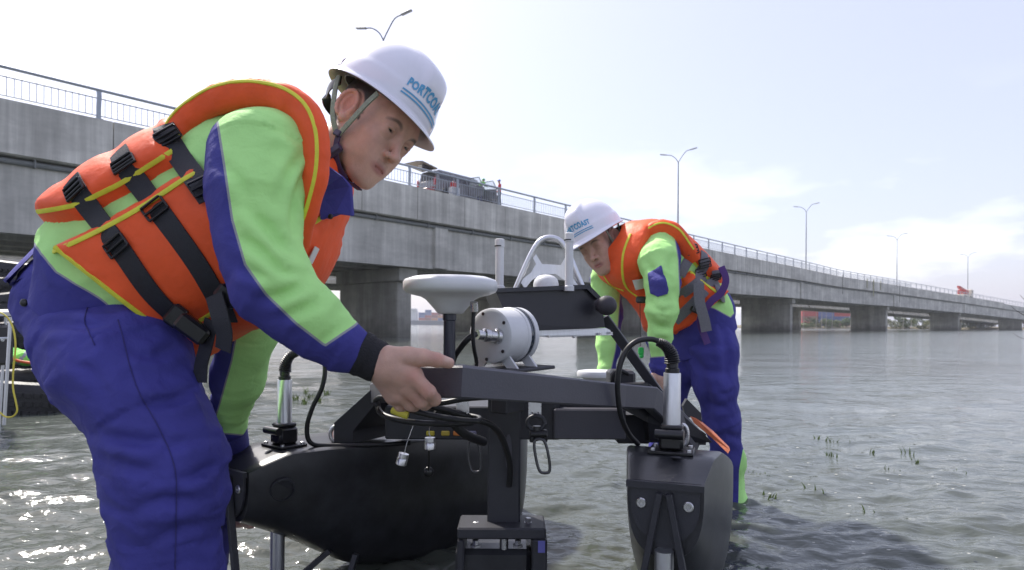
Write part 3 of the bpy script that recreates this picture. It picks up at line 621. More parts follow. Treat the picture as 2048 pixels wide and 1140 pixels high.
k = 0; spots = [(1606, 'beside the left edge of the first gap'), (1622, 'under the left containers'), (1640, 'under the red containers'), (1660, 'under the blue containers'), (1678, 'right of the containers'), (1692, 'next to the wide pier right of the containers'), (1784, 'leftmost in the gap below the third lamp'), (1800, 'second from left in the gap below the third lamp'), (1818, 'in the middle of the gap below the third lamp'), (1836, 'fourth from left in the gap below the third lamp'), (1850, 'rightmost in the gap below the third lamp'), (1926, 'leftmost in the gap below the crane truck'), (1942, 'second in the gap below the crane truck'), (1956, 'third in the gap below the crane truck'), (1972, 'rightmost in the gap below the crane truck')]
for px, where in spots:
    k += 1; h = random.uniform(4.2, 5.6) if px > 1680 else random.uniform(3.0, 4.2); bush(px, random.uniform(286, 290), h, random.uniform(6, 7.5), 'green shrub on the far bank, ' + where, [(.07, .11, .03), (.11, .14, .04), (.05, .09, .03), (.14, .15, .05)][k % 4], k)
conts = [((.36, .05, .05), 'red'), ((.05, .09, .26), 'blue'), ((.22, .06, .06), 'maroon'), ((.10, .13, .30), 'slate blue'), ((.45, .16, .06), 'orange')]
def container(c, ax, L_, col, name, label=None, parent=None, ribs=18):
    mb = MB(); U, T, Z = [np.asarray(a, float) for a in ax]; n = ribs * 4; xs = []; pr = []
    for i in range(ribs):
        for a, o in ((0, 0), (.2, 1), (.6, 1), (.8, 0)): xs.append(-L_ / 2 + L_ * (i + a) / ribs); pr.append(o * .06)
    xs.append(L_ / 2); pr.append(0)
    for sg in (-1, 1): mb.loft([[c + U * x + T * sg * (1.2 - .06 + o) + Z * z for z in (.12, 2.48)] for x, o in zip(xs, pr)], closed=False)
    mb.box(c + Z * 2.52, (L_, 2.4, .1), ax); mb.box(c + Z * .06, (L_, 2.4, .12), ax)
    for sg in (-1, 1): mb.box(c + U * sg * L_ / 2 + Z * 1.3, (.12, 2.4, 2.4), ax)
    if parent is None:
        T_ = thing('shipping_container', label, 'container', c, 'containers stacked on the far bank'); part('shell', mb, mat('cont_' + name, col, .6, var=.2, vs=.6), T_)
        mb = MB()
        for sx_ in (-1, 1):
            for sy_ in (-1, 1): mb.box(c + U * sx_ * (L_ / 2 - .02) + T * sy_ * 1.2 + Z * 1.3, (.18, .1, 2.62), ax)
        part('corner_posts', mb, MATS['cont_' + name], T_)
    else: part('container', mb, mat('cont_' + name, col, .6, var=.2, vs=.6), parent)
D = 335; AXc = [(1, 0, 0), (0, 1, 0), (0, 0, 1)]
rown = ['bottom', 'second', 'third', 'top']; coln = ['left', 'middle', 'right']
pat = [[0, 3, 2], [2, 1, 1], [0, 3, 0], [4, 0, None]]
for rr in range(4):
    for cc in range(3):
        if pat[rr][cc] is None: continue
        col, nm = conts[pat[rr][cc]]; x = (1618 + cc * 33 - PX) / F * D; container(np.array([x, D + cc * .5, 1.0 + rr * 2.62]), AXc, 8.2, col, nm.replace(' ', '_'), '%s shipping container, %s column, %s layer of the far stack' % (nm, coln[cc], rown[rr]))
for px, h in ((1607, 7), (1632, 9), (1643, 10), (1652, 9), (1664, 10), (1806, 5), (1822, 5)):
    x = (px - PX) / F * 283; T = thing('mooring_pole', {1607: 'leftmost', 1632: 'second', 1643: 'third', 1652: 'fourth', 1664: 'fifth', 1806: 'sixth', 1822: 'rightmost'}[px] + ' thin pole standing in the water before the far bank', 'pole', (x, 283, 0), 'poles off the far bank'); mb = MB(); mb.tube([(x, 283, -.5), (x + .15, 283, h * .5), (x + .1, 283, h)], [.13, .11, .08], 6); part('shaft', mb, mat('grey_pole', (.3, .28, .24), .8), T); mb = MB(); mb.lathe((x + .1, 283, h), [(.1, 0), (.12, .1), (0, .2)], 6); part('cap', mb, MATS['grey_pole'], T)
# container ship moored far off, left of the antenna
D = 640; SH = thing('container_ship', 'distant container ship moored beyond the bridge, left of the disc antenna', 'ship', ((850 - PX) / F * D, D, 0)); x0 = (812 - PX) / F * D; x1 = (930 - PX) / F * D
mb = MB(); rings = []
for q in np.linspace(0, 1, 14):
    x = x0 + (x1 - x0) * q; w = 7 * min(1, (1 - q) * 5 + .1) * min(1, q * 8 + .4); rings.append([(x, D - w, 4.2 + q ** 6 * 2), (x, D - w * .8, -.5), (x, D + w * .8, -.5), (x, D + w, 4.2 + q ** 6 * 2)])
mb.loft(rings); part('hull', mb, mat('ship_hull', (.10, .12, .17), .5), SH)
mb = MB(); mb.box((x0 + 8, D, 9), (7, 11, 10), None, .4); mb.box((x0 + 8, D, 15.2), (5, 13, 2.2), None, .3); part('superstructure', mb, mat('ship_white', (.6, .6, .6), .5), SH)
for i in range(7):
    for j in range(3 + (i % 2)):
        col, nm = conts[(i * 2 + j * 3) % 5]; container(np.array([x0 + 16.5 + i * 6.4, D - 5, 4.4 + j * 2.65]), AXc, 6.0, col, nm.replace(' ', '_'), parent=SH, ribs=6)
for px, w, h in ((652, 14, 26), (664, 22, 34), (676, 18, 20), (690, 30, 14)):
    D = 1245; x = (px - PX) / F * D; T = thing('far_building', {652: 'leftmost slim grey block', 664: 'tallest grey block', 676: 'third grey block from the left', 690: 'widest low grey block'}[px] + ' on the hazy shore under the bridge', 'building', (x, D, 8)); mb = MB(); mb.box((x, D, 8 + h / 2), (w * .55, 12, h), None, .3); part('wall', mb, mat('far_wall', (.38, .40, .44), .8), T); mb = MB(); mb.box((x, D, 8 + h + .6), (w * .58, 12.6, 1.2)); part('roof', mb, MATS['far_wall'], T)
# ================================================================== survey catamaran
hullm = mat('hull_plastic', (.026, .027, .031), .33, var=.4, vs=16, bump=.03, bs=120, spec=.45)
plas = mat('buckle_plastic', (.012, .012, .014), .3, var=.3, vs=40)
blk = mat('black_powder_coat', (.028, .029, .036), .45, var=.2, vs=12, bump=.08, bs=300)
barm = mat('bumper_coat', (.072, .072, .088), .42, var=.16, vs=7, bump=.06, bs=200)
alu = mat('brushed_aluminium', (.62, .63, .66), .33, .9, var=.08, vs=30, streak=(6, 6, .6))
sil = mat('silver_steel', (.55, .55, .56), .28, .95, var=.12, vs=40)
wht = mat('white_antenna', (.64, .65, .66), .35, var=.05, vs=20)
lgrey = mat('light_grey_case', (.60, .61, .62), .4, var=.05, vs=20)
rub = mat('cable_rubber', (.010, .010, .012), .45, var=.3, vs=50)
orp = mat('orange_board', (.55, .15, .06), .55, var=.2, vs=60, bump=.2, bs=120)
BO = thing('survey_boat', 'black twin-hull survey boat with white satellite antennas and sensors, between the two workers', 'boat', (0, 1.9, 0))
def V3(*a): return np.array(a, float)
def hull(c, yaw, zd, label, keel, length=1.15, slope=.2, low_u=-.02, low_z=.28, hx=.68, zbow=.0, tube_r=.0205, wmax=.165):
    """hull of which the pole stands at c (x, y); bow cap toward the camera"""
    u = V3(math.sin(yaw), math.cos(yaw), 0); v = V3(math.cos(yaw), -math.sin(yaw), 0); c3 = V3(c[0], c[1], 0)
    rings = []; ss = np.concatenate([np.linspace(-.155, -.02, 8), np.linspace(.02, length - .25, 22), np.linspace(length - .22, length, 8)])
    for s in ss:
        q = np.clip((s + .155) / .5, 0, 1); w = .082 + (wmax - .082) * math.sin(q * np.pi / 2) ** 1.1
        if s > length - .3: w *= math.sqrt(max(.02, 1 - ((s - length + .3) / .31) ** 2))
        deck = zd - max(0, (-.045 - s)) * .33 - max(0, s - .06) * slope; zk = np.interp(s, keel[0], keel[1]); ring = []
        nb = 30
        for i in range(nb + 1):
            t = np.pi * i / nb; cx = math.cos(t); sz = math.sin(t)
            x = w * np.sign(cx) * abs(cx) ** hx * (1 + .05 * sz); z = deck - .012 - (deck - .012 - zk) * sz ** .85
            ring.append(c3 + u * s + v * x + V3(0, 0, z))
        for x in (-.985, -.92, -.5, 0, .5, .92, .985):
            ring.append(c3 + u * s + v * x * w + V3(0, 0, deck - (.012 if False else .004 if abs(x) > .95 else 0)))
        rings.append(ring)
    mb = MB(); mb.loft(rings); h = part('hull', mb, hullm, BO, True, label=label)
    f0 = c3 - u * .159
    zt = zd - .036
    # bolted bow plate with rounded lower edge
    pl = [(-.074, zt - .012), (.074, zt - .012), (.074, zt - .05)] + [(.074 * math.cos(a), zt - .05 - .085 * math.sin(a)) for a in np.linspace(.25, np.pi - .25, 9)] + [(-.074, zt - .05)]
    mb = MB(); mb.slab([f0 + v * x + V3(0, 0, z) for x, z in pl], -u, .006); part('bow_plate', mb, blk, h)
    mb = MB(); mb.slab([f0 + v * x + V3(0, 0, z) - u * .001 for x, z in ((-.083, zt), (.083, zt), (.083, zt - .014), (-.083, zt - .014))], -u, .012); part('bow_lip', mb, blk, h)
    for sg in (-1, 1):
        mb = MB(); p = f0 + v * sg * .050 + V3(0, 0, zt - .048) - u * .007; mb.lathe(p, [(.0115, 0), (.0115, .002), (.0095, .004), (.005, .004), (.004, .0025), (0, .0025)], 18, -u); part('bolt', mb, sil, h, True)
    # A-shaped strut
    for sg in (-1, 1):
        mb = MB(); a = f0 + v * sg * .010 - u * .016 + V3(0, 0, zt - .022); b = f0 + v * sg * .062 - u * .016 + V3(0, 0, zt - .30); mb.bar([a, b], .014, .018, up=-u); part('strut', mb, blk, h)
    # pole through the hull with clamp
    b = MB(); p = c3 + V3(0, 0, zd); b.lathe(c3 + V3(0, 0, zd + .055), [(tube_r, 0), (tube_r, .135), (tube_r * .97, .137)], 28); part('pole', b, alu, BO, True)
    b = MB(); b.lathe(c3 + u * low_u + V3(0, 0, -.25), [(tube_r, 0), (tube_r, .25 + low_z)], 24); part('lower_pole', b, alu, BO, True)
    b = MB(); ax = [v, u, V3(0, 0, 1)]
    b.box(p + V3(0, 0, .004), (.105, .085, .008), ax, .002); b.box(p + V3(0, 0, .032), (.058, .06, .050), ax, .008); b.box(p + V3(0, 0, .062), (.054, .05, .012), ax, .004)
    b.tube([p - u * .036 - v * .036 + V3(0, 0, .048), p - u * .036 + v * .03 + V3(0, 0, .048)], .011, 14); cl = part('pole_clamp', b, plas, BO, True)
    for sx_ in (-1, 1):
        for sy_ in (-1, 1): b = MB(); b.lathe(p + v * .042 * sx_ + u * .032 * sy_ + V3(0, 0, .008), [(.006, 0), (.006, .005), (.003, .006), (0, .006)], 8); part('bolt', b, sil, cl)
    b = MB(); b.lathe(p - u * .060 + v * .015 + V3(0, 0, .0005), [(.012, 0), (.010, .001), (0, .001)], 16); part('deck_plug', b, blk, h)
    return u, v, c3, p
pole_r = np.array([(1345 - PX) / F * 1.55, 1.55]); pole_l = np.array([(570 - PX) / F * 1.85, 1.85])
ur, vr, cr3, pr_ = hull(pole_r, math.radians(19), .474, 'right hull, its bow turned to the viewer', ([-.2, -.15, 0, .2, .45, 1.2], [.30, .27, .12, .02, -.05, -.06]), .95, .30, -.170, .292, wmax=.142)
ul, vl, cl3, pl_ = hull(pole_l, math.radians(38), .425, 'left hull, its long inner side in view', ([-.2, -.15, 0, .2, .45, .7, 1.2], [.27, .245, .165, .035, -.03, -.045, -.04]), 1.1, .05, hx=.56)
# side hand-hole of the left hull
mb = MB(); q = W(560, 977, 1.70); 
for hp, hu, hv in ((W(560, 978, 1.74), ul, vl),):
    mb.lathe(hp + hv * .012, [(.034, -.004), (.034, .003), (.029, .004), (.027, -.010), (.0, -.012)], 26, hv * .95 + V3(0, 0, -.25) - hu * .35); part('hand_hole', mb, blk, BO, True)
# bumper bar: apex at the near worker's hand, arms run back to each hull
BARP = [W(752, 787, 1.92), W(800, 775, 1.62), W(858, 763, 1.225), W(922, 762, 1.185), W(1240, 791, 1.62), W(1300, 795, 1.70), W(1352, 842, 1.80), W(1390, 884, 1.86)]
mb = MB(); mb.bar(BARP, .036, .060); part('bumper_bar', mb, barm, BO)
mb = MB(); mb.slab([W(x, y, d) for x, y, d in ((706, 888, 1.90), (668, 888, 1.90), (668, 846, 1.90), (748, 774, 1.90), (752, 776, 1.90), (752, 806, 1.90), (706, 862, 1.90))], (.5, 1, 0), .16); part('bracket', mb, blk, BO)
mb = MB(); mb.slab([W(x, y, d) for x, y, d in ((1236, 770, 1.68), (1296, 766, 1.74), (1330, 790, 1.78), (1425, 885, 1.84), (1300, 885, 1.80), (1296, 845, 1.76), (1240, 815, 1.69))], (-.1, 1, 0), .045); part('bracket', mb, blk, BO)
# centre frame: cross beam, electronics boxes, post, transducer mount
yw = math.radians(12); axc = [V3(math.cos(yw), -math.sin(yw) * -1 * 0 + .18, 0), V3(-.18, 1, 0), V3(0, 0, 1)]; axc = [a / np.linalg.norm(a) for a in axc]
def boxpx(x0, y0, x1, y1, D, depth, m, name='box', ax=None, bev=.004, par=None):
    a = W(x0, y0, D); b = W(x1, y1, D); c = (a + b) / 2 + V3(0, depth / 2, 0); mb = MB(); mb.box(c, (abs(b[0] - a[0]), depth, abs(b[2] - a[2])), ax, bev); return part(name, mb, m, par or BO)
boxpx(770, 812, 985, 880, 1.86, .28, blk, 'electronics_box')
bx2 = boxpx(1108, 818, 1252, 880, 1.78, .26, barm, 'electronics_box')
boxpx(1032, 800, 1120, 880, 1.80, .2, blk, 'electronics_box'); boxpx(985, 795, 1310, 822, 1.83, .05, blk, 'cross_beam'); boxpx(1235, 830, 1300, 888, 1.86, .2, blk, 'electronics_box')
for x, c in ((852, (.6, .5, .05)), (882, (.55, .42, .06)), (906, (.6, .2, .04)), (936, (.2, .2, .3))):
    boxpx(x, 862, x + 17, 872, 1.852, .006, mat('port_%d' % x, c, .5), 'port')
post = boxpx(976, 790, 1040, 1052, 1.60, .085, blk, 'post')
mb = MB(); pc = W(1012, 905, 1.598); mb.lathe(pc + V3(.014, 0, 0), [(.010, 0), (.008, .002), (0, .002)], 20, (0, -1, 0))
P = [W(1017 + 7 * math.cos(a), 905 + 36 * math.sin(a), 1.597) for a in np.linspace(0, 2 * np.pi, 24, endpoint=False)]; mb2 = MB(); mb2.slab(P, (0, -1, 0), .002); part('slot_cover', mb2, barm, post)
mnt = boxpx(914, 1056, 1092, 1080, 1.55, .11, blk, 'transducer_mount')
boxpx(914, 1080, 928, 1145, 1.555, .10, blk, 'side_plate', par=mnt); boxpx(1064, 1080, 1094, 1170, 1.55, .11, blk, 'side_plate', par=mnt)
boxpx(910, 1100, 1062, 1200, 1.58, .16, hullm, 'transducer', bev=.012)
mb = MB(); mb.cyl(W(1008, 1076, 1.60), W(1008, 1105, 1.60), .011, 16); part('stem', mb, sil, mnt, True)
for x, y in ((952, 1044), (1037, 1046), (1056, 1036), (951, 1080), (1036, 1080)):
    mb = MB(); p = W(x, y + 8, 1.60 if y < 1060 else 1.575); mb.lathe(p, [(.014, -.006), (.014, -.001), (.0085, 0), (.0085, .010), (.006, .011), (0, .011)], 6); part('bolt', mb, sil, mnt)
boxpx(1076, 1082, 1090, 1106, 1.527, .002, mat('blue_label', (.10, .10, .32), .5), 'label', par=mnt, bev=.0005)
# steel lugs, shackles and loops
for x in (925, 1070):
    D = 1.42 if x < 1000 else 1.55; lug = boxpx(x - 13, 800, x + 13, 834, D, .006, sil, 'lug', bev=.001)
    for dx in (-6, 6): mb = MB(); mb.lathe(W(x + dx, 826, D), [(.0055, 0), (.0055, .004), (.003, .004), (0, .002)], 8, (0, -1, 0)); part('bolt', mb, sil, lug)
D = 1.54
mb = MB(); mb.tube([W(1072 + 17 * math.cos(a), 846 + 14 * math.sin(a), D) for a in np.linspace(0, 2 * np.pi, 25)], .0055, 10); sh = part('shackle', mb, blk, BO, True)
mb = MB(); mb.tube(smooth_path([W(1074, 852, D), W(1074, 866, D), W(1077, 880, D)], 4), .010, 12); mb.tube([W(1062, 868, D - .006), W(1092, 868, D - .006)], .008, 12); mb.box(W(1064, 872, D), (.012, .014, .03), None, .003); mb.box(W(1090, 872, D), (.012, .014, .03), None, .003); part('swivel', mb, plas, sh, True)
loopm = mat('dark_steel', (.09, .09, .095), .3, .8)
def loop(cx, y0, y1, w, D, r, lean=0):
    h = (y1 - y0) / 2; P = []
    for a in np.linspace(0, 2 * np.pi, 41):
        px = cx + w * math.copysign(min(1, abs(math.cos(a)) ** .5), math.cos(a)); py = (y0 + y1) / 2 + h * math.copysign(abs(math.sin(a)) ** .75, math.sin(a)); P.append(W(px + lean * (py - y0) / (y1 - y0), py, D))
    mb = MB(); mb.tube(P, r, 10); part('steel_loop', mb, loopm, BO, True)
loop(1078, 878, 946, 13, 1.53, .0036, 12); loop(946, 882, 944, 12, 1.58, .0034, 6)
# satellite antenna on its pole
ga = W(901, 560, 1.36); mb = MB(); mb.lathe(ga, [(0, .010), (.04, .009), (.078, .006), (.096, 0), (.1, -.006), (.1, -.020), (.096, -.026), (.084, -.031), (.062, -.036), (.052, -.042), (.034, -.062), (.028, -.070), (.024, -.072), (0, -.072)], 56); dish = part('gnss_antenna', mb, wht, BO, True, label='large white disc antenna on a pole behind the bumper bar')
mb = MB(); mb.lathe(W(899, 640, 1.36), [(.0145, .014), (.0145, .0), (.0128, -.002), (.0128, -.125), (0, -.125)], 24); part('antenna_pole', mb, mat('blue_black_pole', (.025, .028, .045), .3), dish, True)
mb = MB(); mb.slab([W(884, 580, 1.318) + V3(0, .002, 0), W(936, 580, 1.318) + V3(.0, .002, 0), W(930, 592, 1.322), W(890, 592, 1.322)], (0, -1, 0), .001); part('type_label', mb, mat('printed_label', (.55, .55, .55), .6, var=.3, vs=300), dish)
mb = MB(); mb.cyl(W(948, 604, 1.31), W(948, 622, 1.315), .0085, 14); part('connector', mb, sil, dish, True)
mb = MB(); mb.tube(smooth_path([W(948, 618, 1.315), W(946, 650, 1.32), W(947, 690, 1.33), W(953, 725, 1.36), W(950, 745, 1.40)], 6), .0042, 8); part('cable', mb, rub, dish, True)
# laser scanner
ax_ = V3(.62, .78, .02); ax_ /= np.linalg.norm(ax_); s0 = W(978, 672, 1.44)
mb = MB(); mb.lathe(s0, [(0, 0), (.056, 0), (.062, .004), (.063, .01), (.063, .064), (.065, .066), (.065, .074)], 48, ax_); sc = part('laser_scanner', mb, lgrey, BO, True)
mb = MB(); mb.lathe(s0, [(.062, .074), (.062, .090), (.062, .0901)], 40, ax_); part('scanner_window', mb, mat('dark_glass', (.02, .03, .045), .08, coat=.6), sc, True)
mb = MB(); mb.lathe(s0, [(.065, .090), (.065, .104), (.057, .110), (0, .110)], 40, ax_); part('scanner_cap', mb, lgrey, sc, True)
b1 = np.cross(ax_, (0, 0, 1)); b1 /= np.linalg.norm(b1)
for a in (.6, 1.9, 3.3, 4.6, 5.6):
    mb = MB(); p = s0 + .053 * (math.cos(a) * b1 + math.sin(a) * V3(0, 0, 1)); mb.lathe(p, [(.004, 0), (.004, .002), (.001, .002)], 10, -ax_); part('screw', mb, loopm, sc)
mb = MB(); p = s0 + b1 * .028; mb.lathe(p, [(.017, 0), (.017, .008), (.013, .010), (.013, .024), (.015, .026), (.015, .038), (.011, .040), (.011, .055)], 20, -ax_ * .85 - V3(.45, 0, -.1)); part('plug', mb, sil, sc, True)
mb = MB(); mb.tube(smooth_path([W(952, 668, 1.38), W(938, 676, 1.37), W(922, 694, 1.38), W(908, 716, 1.40), W(902, 745, 1.42)], 5), .0065, 10); part('cable', mb, rub, sc, True)
mb = MB(); mb.box(s0 - ax_ * .001 + V3(-.006, -.002, .012), (.012, .0015, .006), [b1, ax_, V3(0, 0, 1)]); part('mark', mb, mat('orange_mark', (.6, .2, .03), .5), sc)
mb = MB()
for s_ in (.020, .090):
    o = s0 + ax_ * s_; mb.slab([o + b1 * x + V3(0, 0, z) for x, z in ((-.066, -.072), (-.028, -.03), (.028, -.03), (.066, -.072), (.035, -.072), (.022, -.058), (-.022, -.058), (-.035, -.072))], ax_, .006)
part('cradle', mb, lgrey, sc)
mb = MB(); mb.box(s0 + ax_ * .07 + V3(0, 0, -.077), (.15, .17, .008), [b1, ax_, V3(0, 0, 1)], .002); mb.box(s0 + ax_ * .07 + V3(0, 0, -.13), (.05, .07, .10), [b1, ax_, V3(0, 0, 1)], .004); part('base_plate', mb, blk, sc)
# sensor box behind with silver floor plate
bx_ax = [V3(.985, .17, 0), V3(-.17, .985, 0), V3(0, 0, 1)]
def boxpoly(pts, D0, dx, depth, name, m, par=BO):
    """prism: front polygon in picture (px), depth D0 + dx*(px-1000), pushed back"""
    mb = MB(); mb.slab([W(x, y, D0 + dx * (x - 1000)) for x, y in pts], (-.17, .985, 0), depth); return part(name, mb, m, par)
sb_ = boxpoly([(992, 584), (1180, 574), (1203, 602), (1210, 655), (1060, 662), (1020, 648)], 1.60, .00055, .21, 'sensor_box', mat('box_black', (.024, .024, .032), .4, var=.2, vs=9))
boxpoly([(986, 577), (1178, 569), (1204, 596), (1196, 599), (1174, 578), (988, 585)], 1.585, .00055, .24, 'lid', blk, sb_)
boxpoly([(1052, 662), (1212, 656), (1232, 666), (1228, 670), (1100, 675), (1064, 671)], 1.61, .00055, .19, 'floor_plate', alu, sb_)
for x, y in ((1098, 669), (1148, 670), (1200, 664), (1222, 662), (1074, 668)): mb = MB(); mb.lathe(W(x, y + 2, 1.60 + .00055 * (x - 1000)), [(.005, 0), (.005, -.005), (0, -.006)], 8); part('screw', mb, sil, sb_)
mb = MB(); mb.ico(W(1213, 611, 1.66), .026, 20, 12, (1.05, .9, 1.0)); mb.tube([W(1213, 611, 1.66), W(1196, 610, 1.68)], .016, 14); part('rubber_knob', mb, mat('rubber_grey', (.035, .032, .04), .6), sb_, True)
mb = MB(); mb.bar([W(1208, 634, 1.73), W(1322, 792, 1.78)], .016, .026, up=(.8, -.3, .5)); part('strut', mb, blk, BO)
for x, y0 in ((999, 478), (1138, 466)):
    D = 1.66; mb = MB(); t = W(x, y0, D); b_ = W(x, 582, D); hh = t[2] - b_[2]
    mb.lathe(b_, [(.0135, 0), (.0135, .012), (.0108, .014), (.0108, hh * .84), (.0122, hh * .845), (.0122, hh * .99), (.010, hh), (0, hh)], 20); an = part('stick_antenna', mb, wht, BO, True)
    mb = MB(); mb.lathe(t + V3(0, 0, -.02), [(.0126, 0), (.0126, .003)], 20); part('ring', mb, rub, an)
D = 1.76
mb = MB(); mb.tube(smooth_path([W(x, y, D) for x, y in ((1026, 590), (1044, 548), (1064, 505), (1080, 482), (1100, 475), (1120, 482), (1136, 505), (1154, 548), (1172, 590))], 6), .0078, 14); arch = part('carry_arch', mb, alu, BO, True)
mb = MB(); web = [(1040, 562), (1062, 545), (1072, 528), (1066, 516), (1072, 508), (1084, 528), (1122, 530), (1134, 508), (1140, 516), (1134, 534), (1146, 556), (1160, 575), (1128, 560), (1112, 548), (1085, 548), (1064, 560), (1050, 578)]
mb.slab([W(x, y, D) for x, y in web], (0, 1, 0), .006); part('web_plate', mb, alu, arch)
mb = MB(); mb.lathe(W(1092, 576, 1.70), [(.034, 0), (.034, .010), (.031, .022), (.022, .031), (.010, .035), (0, .036)], 28); part('dome_antenna', mb, wht, BO, True)
mb = MB(); mb.lathe(W(1195, 742, 2.15), [(0, .004), (.05, .003), (.066, 0), (.07, -.008), (.068, -.018), (.05, -.024), (.03, -.05), (0, -.05)], 40); part('gnss_antenna', mb, wht, BO, True, label='small white disc antenna behind the right end of the bar')
boxpx(1222, 742, 1272, 790, 1.80, .10, blk, 'connector_block', bev=.008)
mb = MB(); mb.tube(smooth_path([W(1256, 748, 1.78), W(1240, 742, 1.77), W(1226, 752, 1.77), W(1226, 775, 1.78)], 6), .006, 10); part('cable', mb, rub, BO, True)
# ribbed cable boots and loops
def boot(P, r0, name='cable_boot'):
    Q = smooth_path(P, 10); mb = MB(); mb.tube(Q, [r0 * (1.0 + .16 * (i % 2)) * (1 - .45 * i / len(Q)) for i in range(len(Q))], 14); part(name, mb, rub, BO, True)
def cable(P, r=.0068, name='cable', k=8, m=rub): mb = MB(); mb.tube(smooth_path([W(*p) for p in P], k), r, 10); return part(name, mb, m, BO, True)
tr = pr_ + V3(0, 0, .19); tl_ = pl_ + V3(0, 0, .19)
for t in (tr, tl_): mb = MB(); mb.lathe(t, [(.017, 0), (.017, .012), (.014, .014), (.014, .030), (.0125, .034)], 18); part('gland', mb, rub, BO, True)
boot([tr + V3(0, 0, .025), tr + V3(-.004, 0, .05), tr + V3(-.018, 0, .068), tr + V3(-.036, 0, .077)], .017)
boot([tl_ + V3(0, 0, .025), tl_ + V3(.004, 0, .05), tl_ + V3(.016, 0, .070), tl_ + V3(.036, 0, .080)], .017)
cable([(1322, 684, 1.55), (1300, 678, 1.55), (1272, 683, 1.54), (1250, 705, 1.54), (1237, 745, 1.54), (1236, 790, 1.55), (1243, 835, 1.57), (1258, 868, 1.60), (1276, 888, 1.64)])
cable([(600, 692, 1.86), (640, 700, 1.85), (650, 735, 1.84), (644, 775, 1.83), (625, 815, 1.82), (614, 855, 1.82), (622, 886, 1.83), (660, 891, 1.86), (760, 889, 1.90), (820, 886, 1.94)])
cable([(756, 812, 1.40), (752, 800, 1.40), (768, 796, 1.36), (800, 812, 1.33), (850, 828, 1.33), (905, 838, 1.34), (952, 842, 1.36), (958, 836, 1.4), (930, 830, 1.44), (880, 822, 1.46), (830, 808, 1.5)], .0062)
cable([(754, 806, 1.42), (762, 826, 1.40), (790, 838, 1.37), (840, 846, 1.37), (900, 848, 1.40), (944, 846, 1.44)], .0066)
cable([(840, 800, 1.38), (880, 806, 1.36), (930, 798, 1.36), (990, 794, 1.45)], .0060); cable([(860, 812, 1.40), (900, 822, 1.41), (950, 838, 1.43), (985, 852, 1.47), (1006, 880, 1.52), (1020, 930, 1.56), (1018, 972, 1.58)], .0075)
cable([(872, 820, 1.42), (900, 840, 1.43), (930, 868, 1.46), (968, 884, 1.52)], .0105, 'cable_splice'); cable([(786, 820, 1.335), (800, 826, 1.328), (816, 831, 1.326)], .0082, 'cable_sleeve', 4, mat('yellow_sleeve', (.6, .55, .06), .5))
for x, y, tx, ty, lean in ((808, 918, 828, 846, 0), (860, 886, 862, 842, 0)):
    mb = MB(); mb.tube(smooth_path([W(tx, ty, 1.42), W((x + tx) / 2 - 3, (y + ty) / 2, 1.41), W(x + 1, y - 12, 1.41)], 5), .0009, 6); wr = part('lanyard', mb, sil, BO, True)
    mb = MB(); mb.lathe(W(x, y - 12, 1.41), [(.006, 0), (.0115, -.001), (.0115, -.010), (.0105, -.011), (.0118, -.013), (.0118, -.026), (.010, -.027), (0, -.027)], 18, (.0 if x > 830 else .25, 0, 1)); part('dust_cap', mb, sil, wr, True)
cable([(858, 900, 1.6), (858, 925, 1.62), (857, 940, 1.64)], .003); mb = MB(); mb.ico(W(857, 944, 1.66), .014, 14, 8, (1, .6, 1)); part('plug', mb, plas, BO, True)
mb = MB(); mb.tube([W(672 + 11 * math.cos(a), 868 + 15 * math.sin(a), 1.93) for a in np.linspace(0, 2 * np.pi, 25)], .007, 10); mb.cyl(W(674, 884, 1.93), W(676, 894, 1.93), .012, 12); part('eye_nut', mb, sil, BO, True)
mb = MB(); mb.tube([W(1366 + 9 * math.cos(a), 870 + 20 * math.sin(a), 1.72) for a in np.linspace(0, 2 * np.pi, 25)], .006, 10); part('eye_nut', mb, sil, BO, True)
# orange grip board and latch on the right hull
mb = MB(); P0 = [W(1380, 832, 1.86), W(1392, 838, 1.85), W(1428, 868, 1.81), W(1460, 900, 1.77), W(1456, 907, 1.765), W(1424, 876, 1.81), W(1388, 846, 1.85)]; mb.slab(P0, (.25, .95, .1), .03); ob = part('grip_board', mb, orp, BO)
mb = MB(); mb.slab([W(1366, 812, 1.86), W(1374, 798, 1.86), W(1402, 826, 1.86), (W(1404, 848, 1.86)), W(1386, 834, 1.86), W(1372, 836, 1.86)], (0, 1, 0), .02); part('latch', mb, blk, BO)
mb = MB(); mb.slab([W(1386, 850, 1.84), W(1412, 868, 1.84), W(1412, 890, 1.84), W(1376, 890, 1.84)], (0, 1, 0), .05); part('bracket', mb, blk, BO)
mb = MB(); mb.slab([W(652, 890, 1.95), W(684, 862, 1.95), W(688, 866, 1.95), W(664, 892, 1.95)], (0, 1, 0), .03); part('grip_board', mb, orp, BO)
# legs under the left hull
for x0, y0, x1, y1 in ((660, 1100, 590, 1160), (712, 1108, 690, 1180)):
    mb = MB(); mb.bar([W(x0, y0, 1.88), W(x1, y1, 1.86)], .016, .034, up=(0, -1, 0)); part('hull_leg', mb, blk, BO)
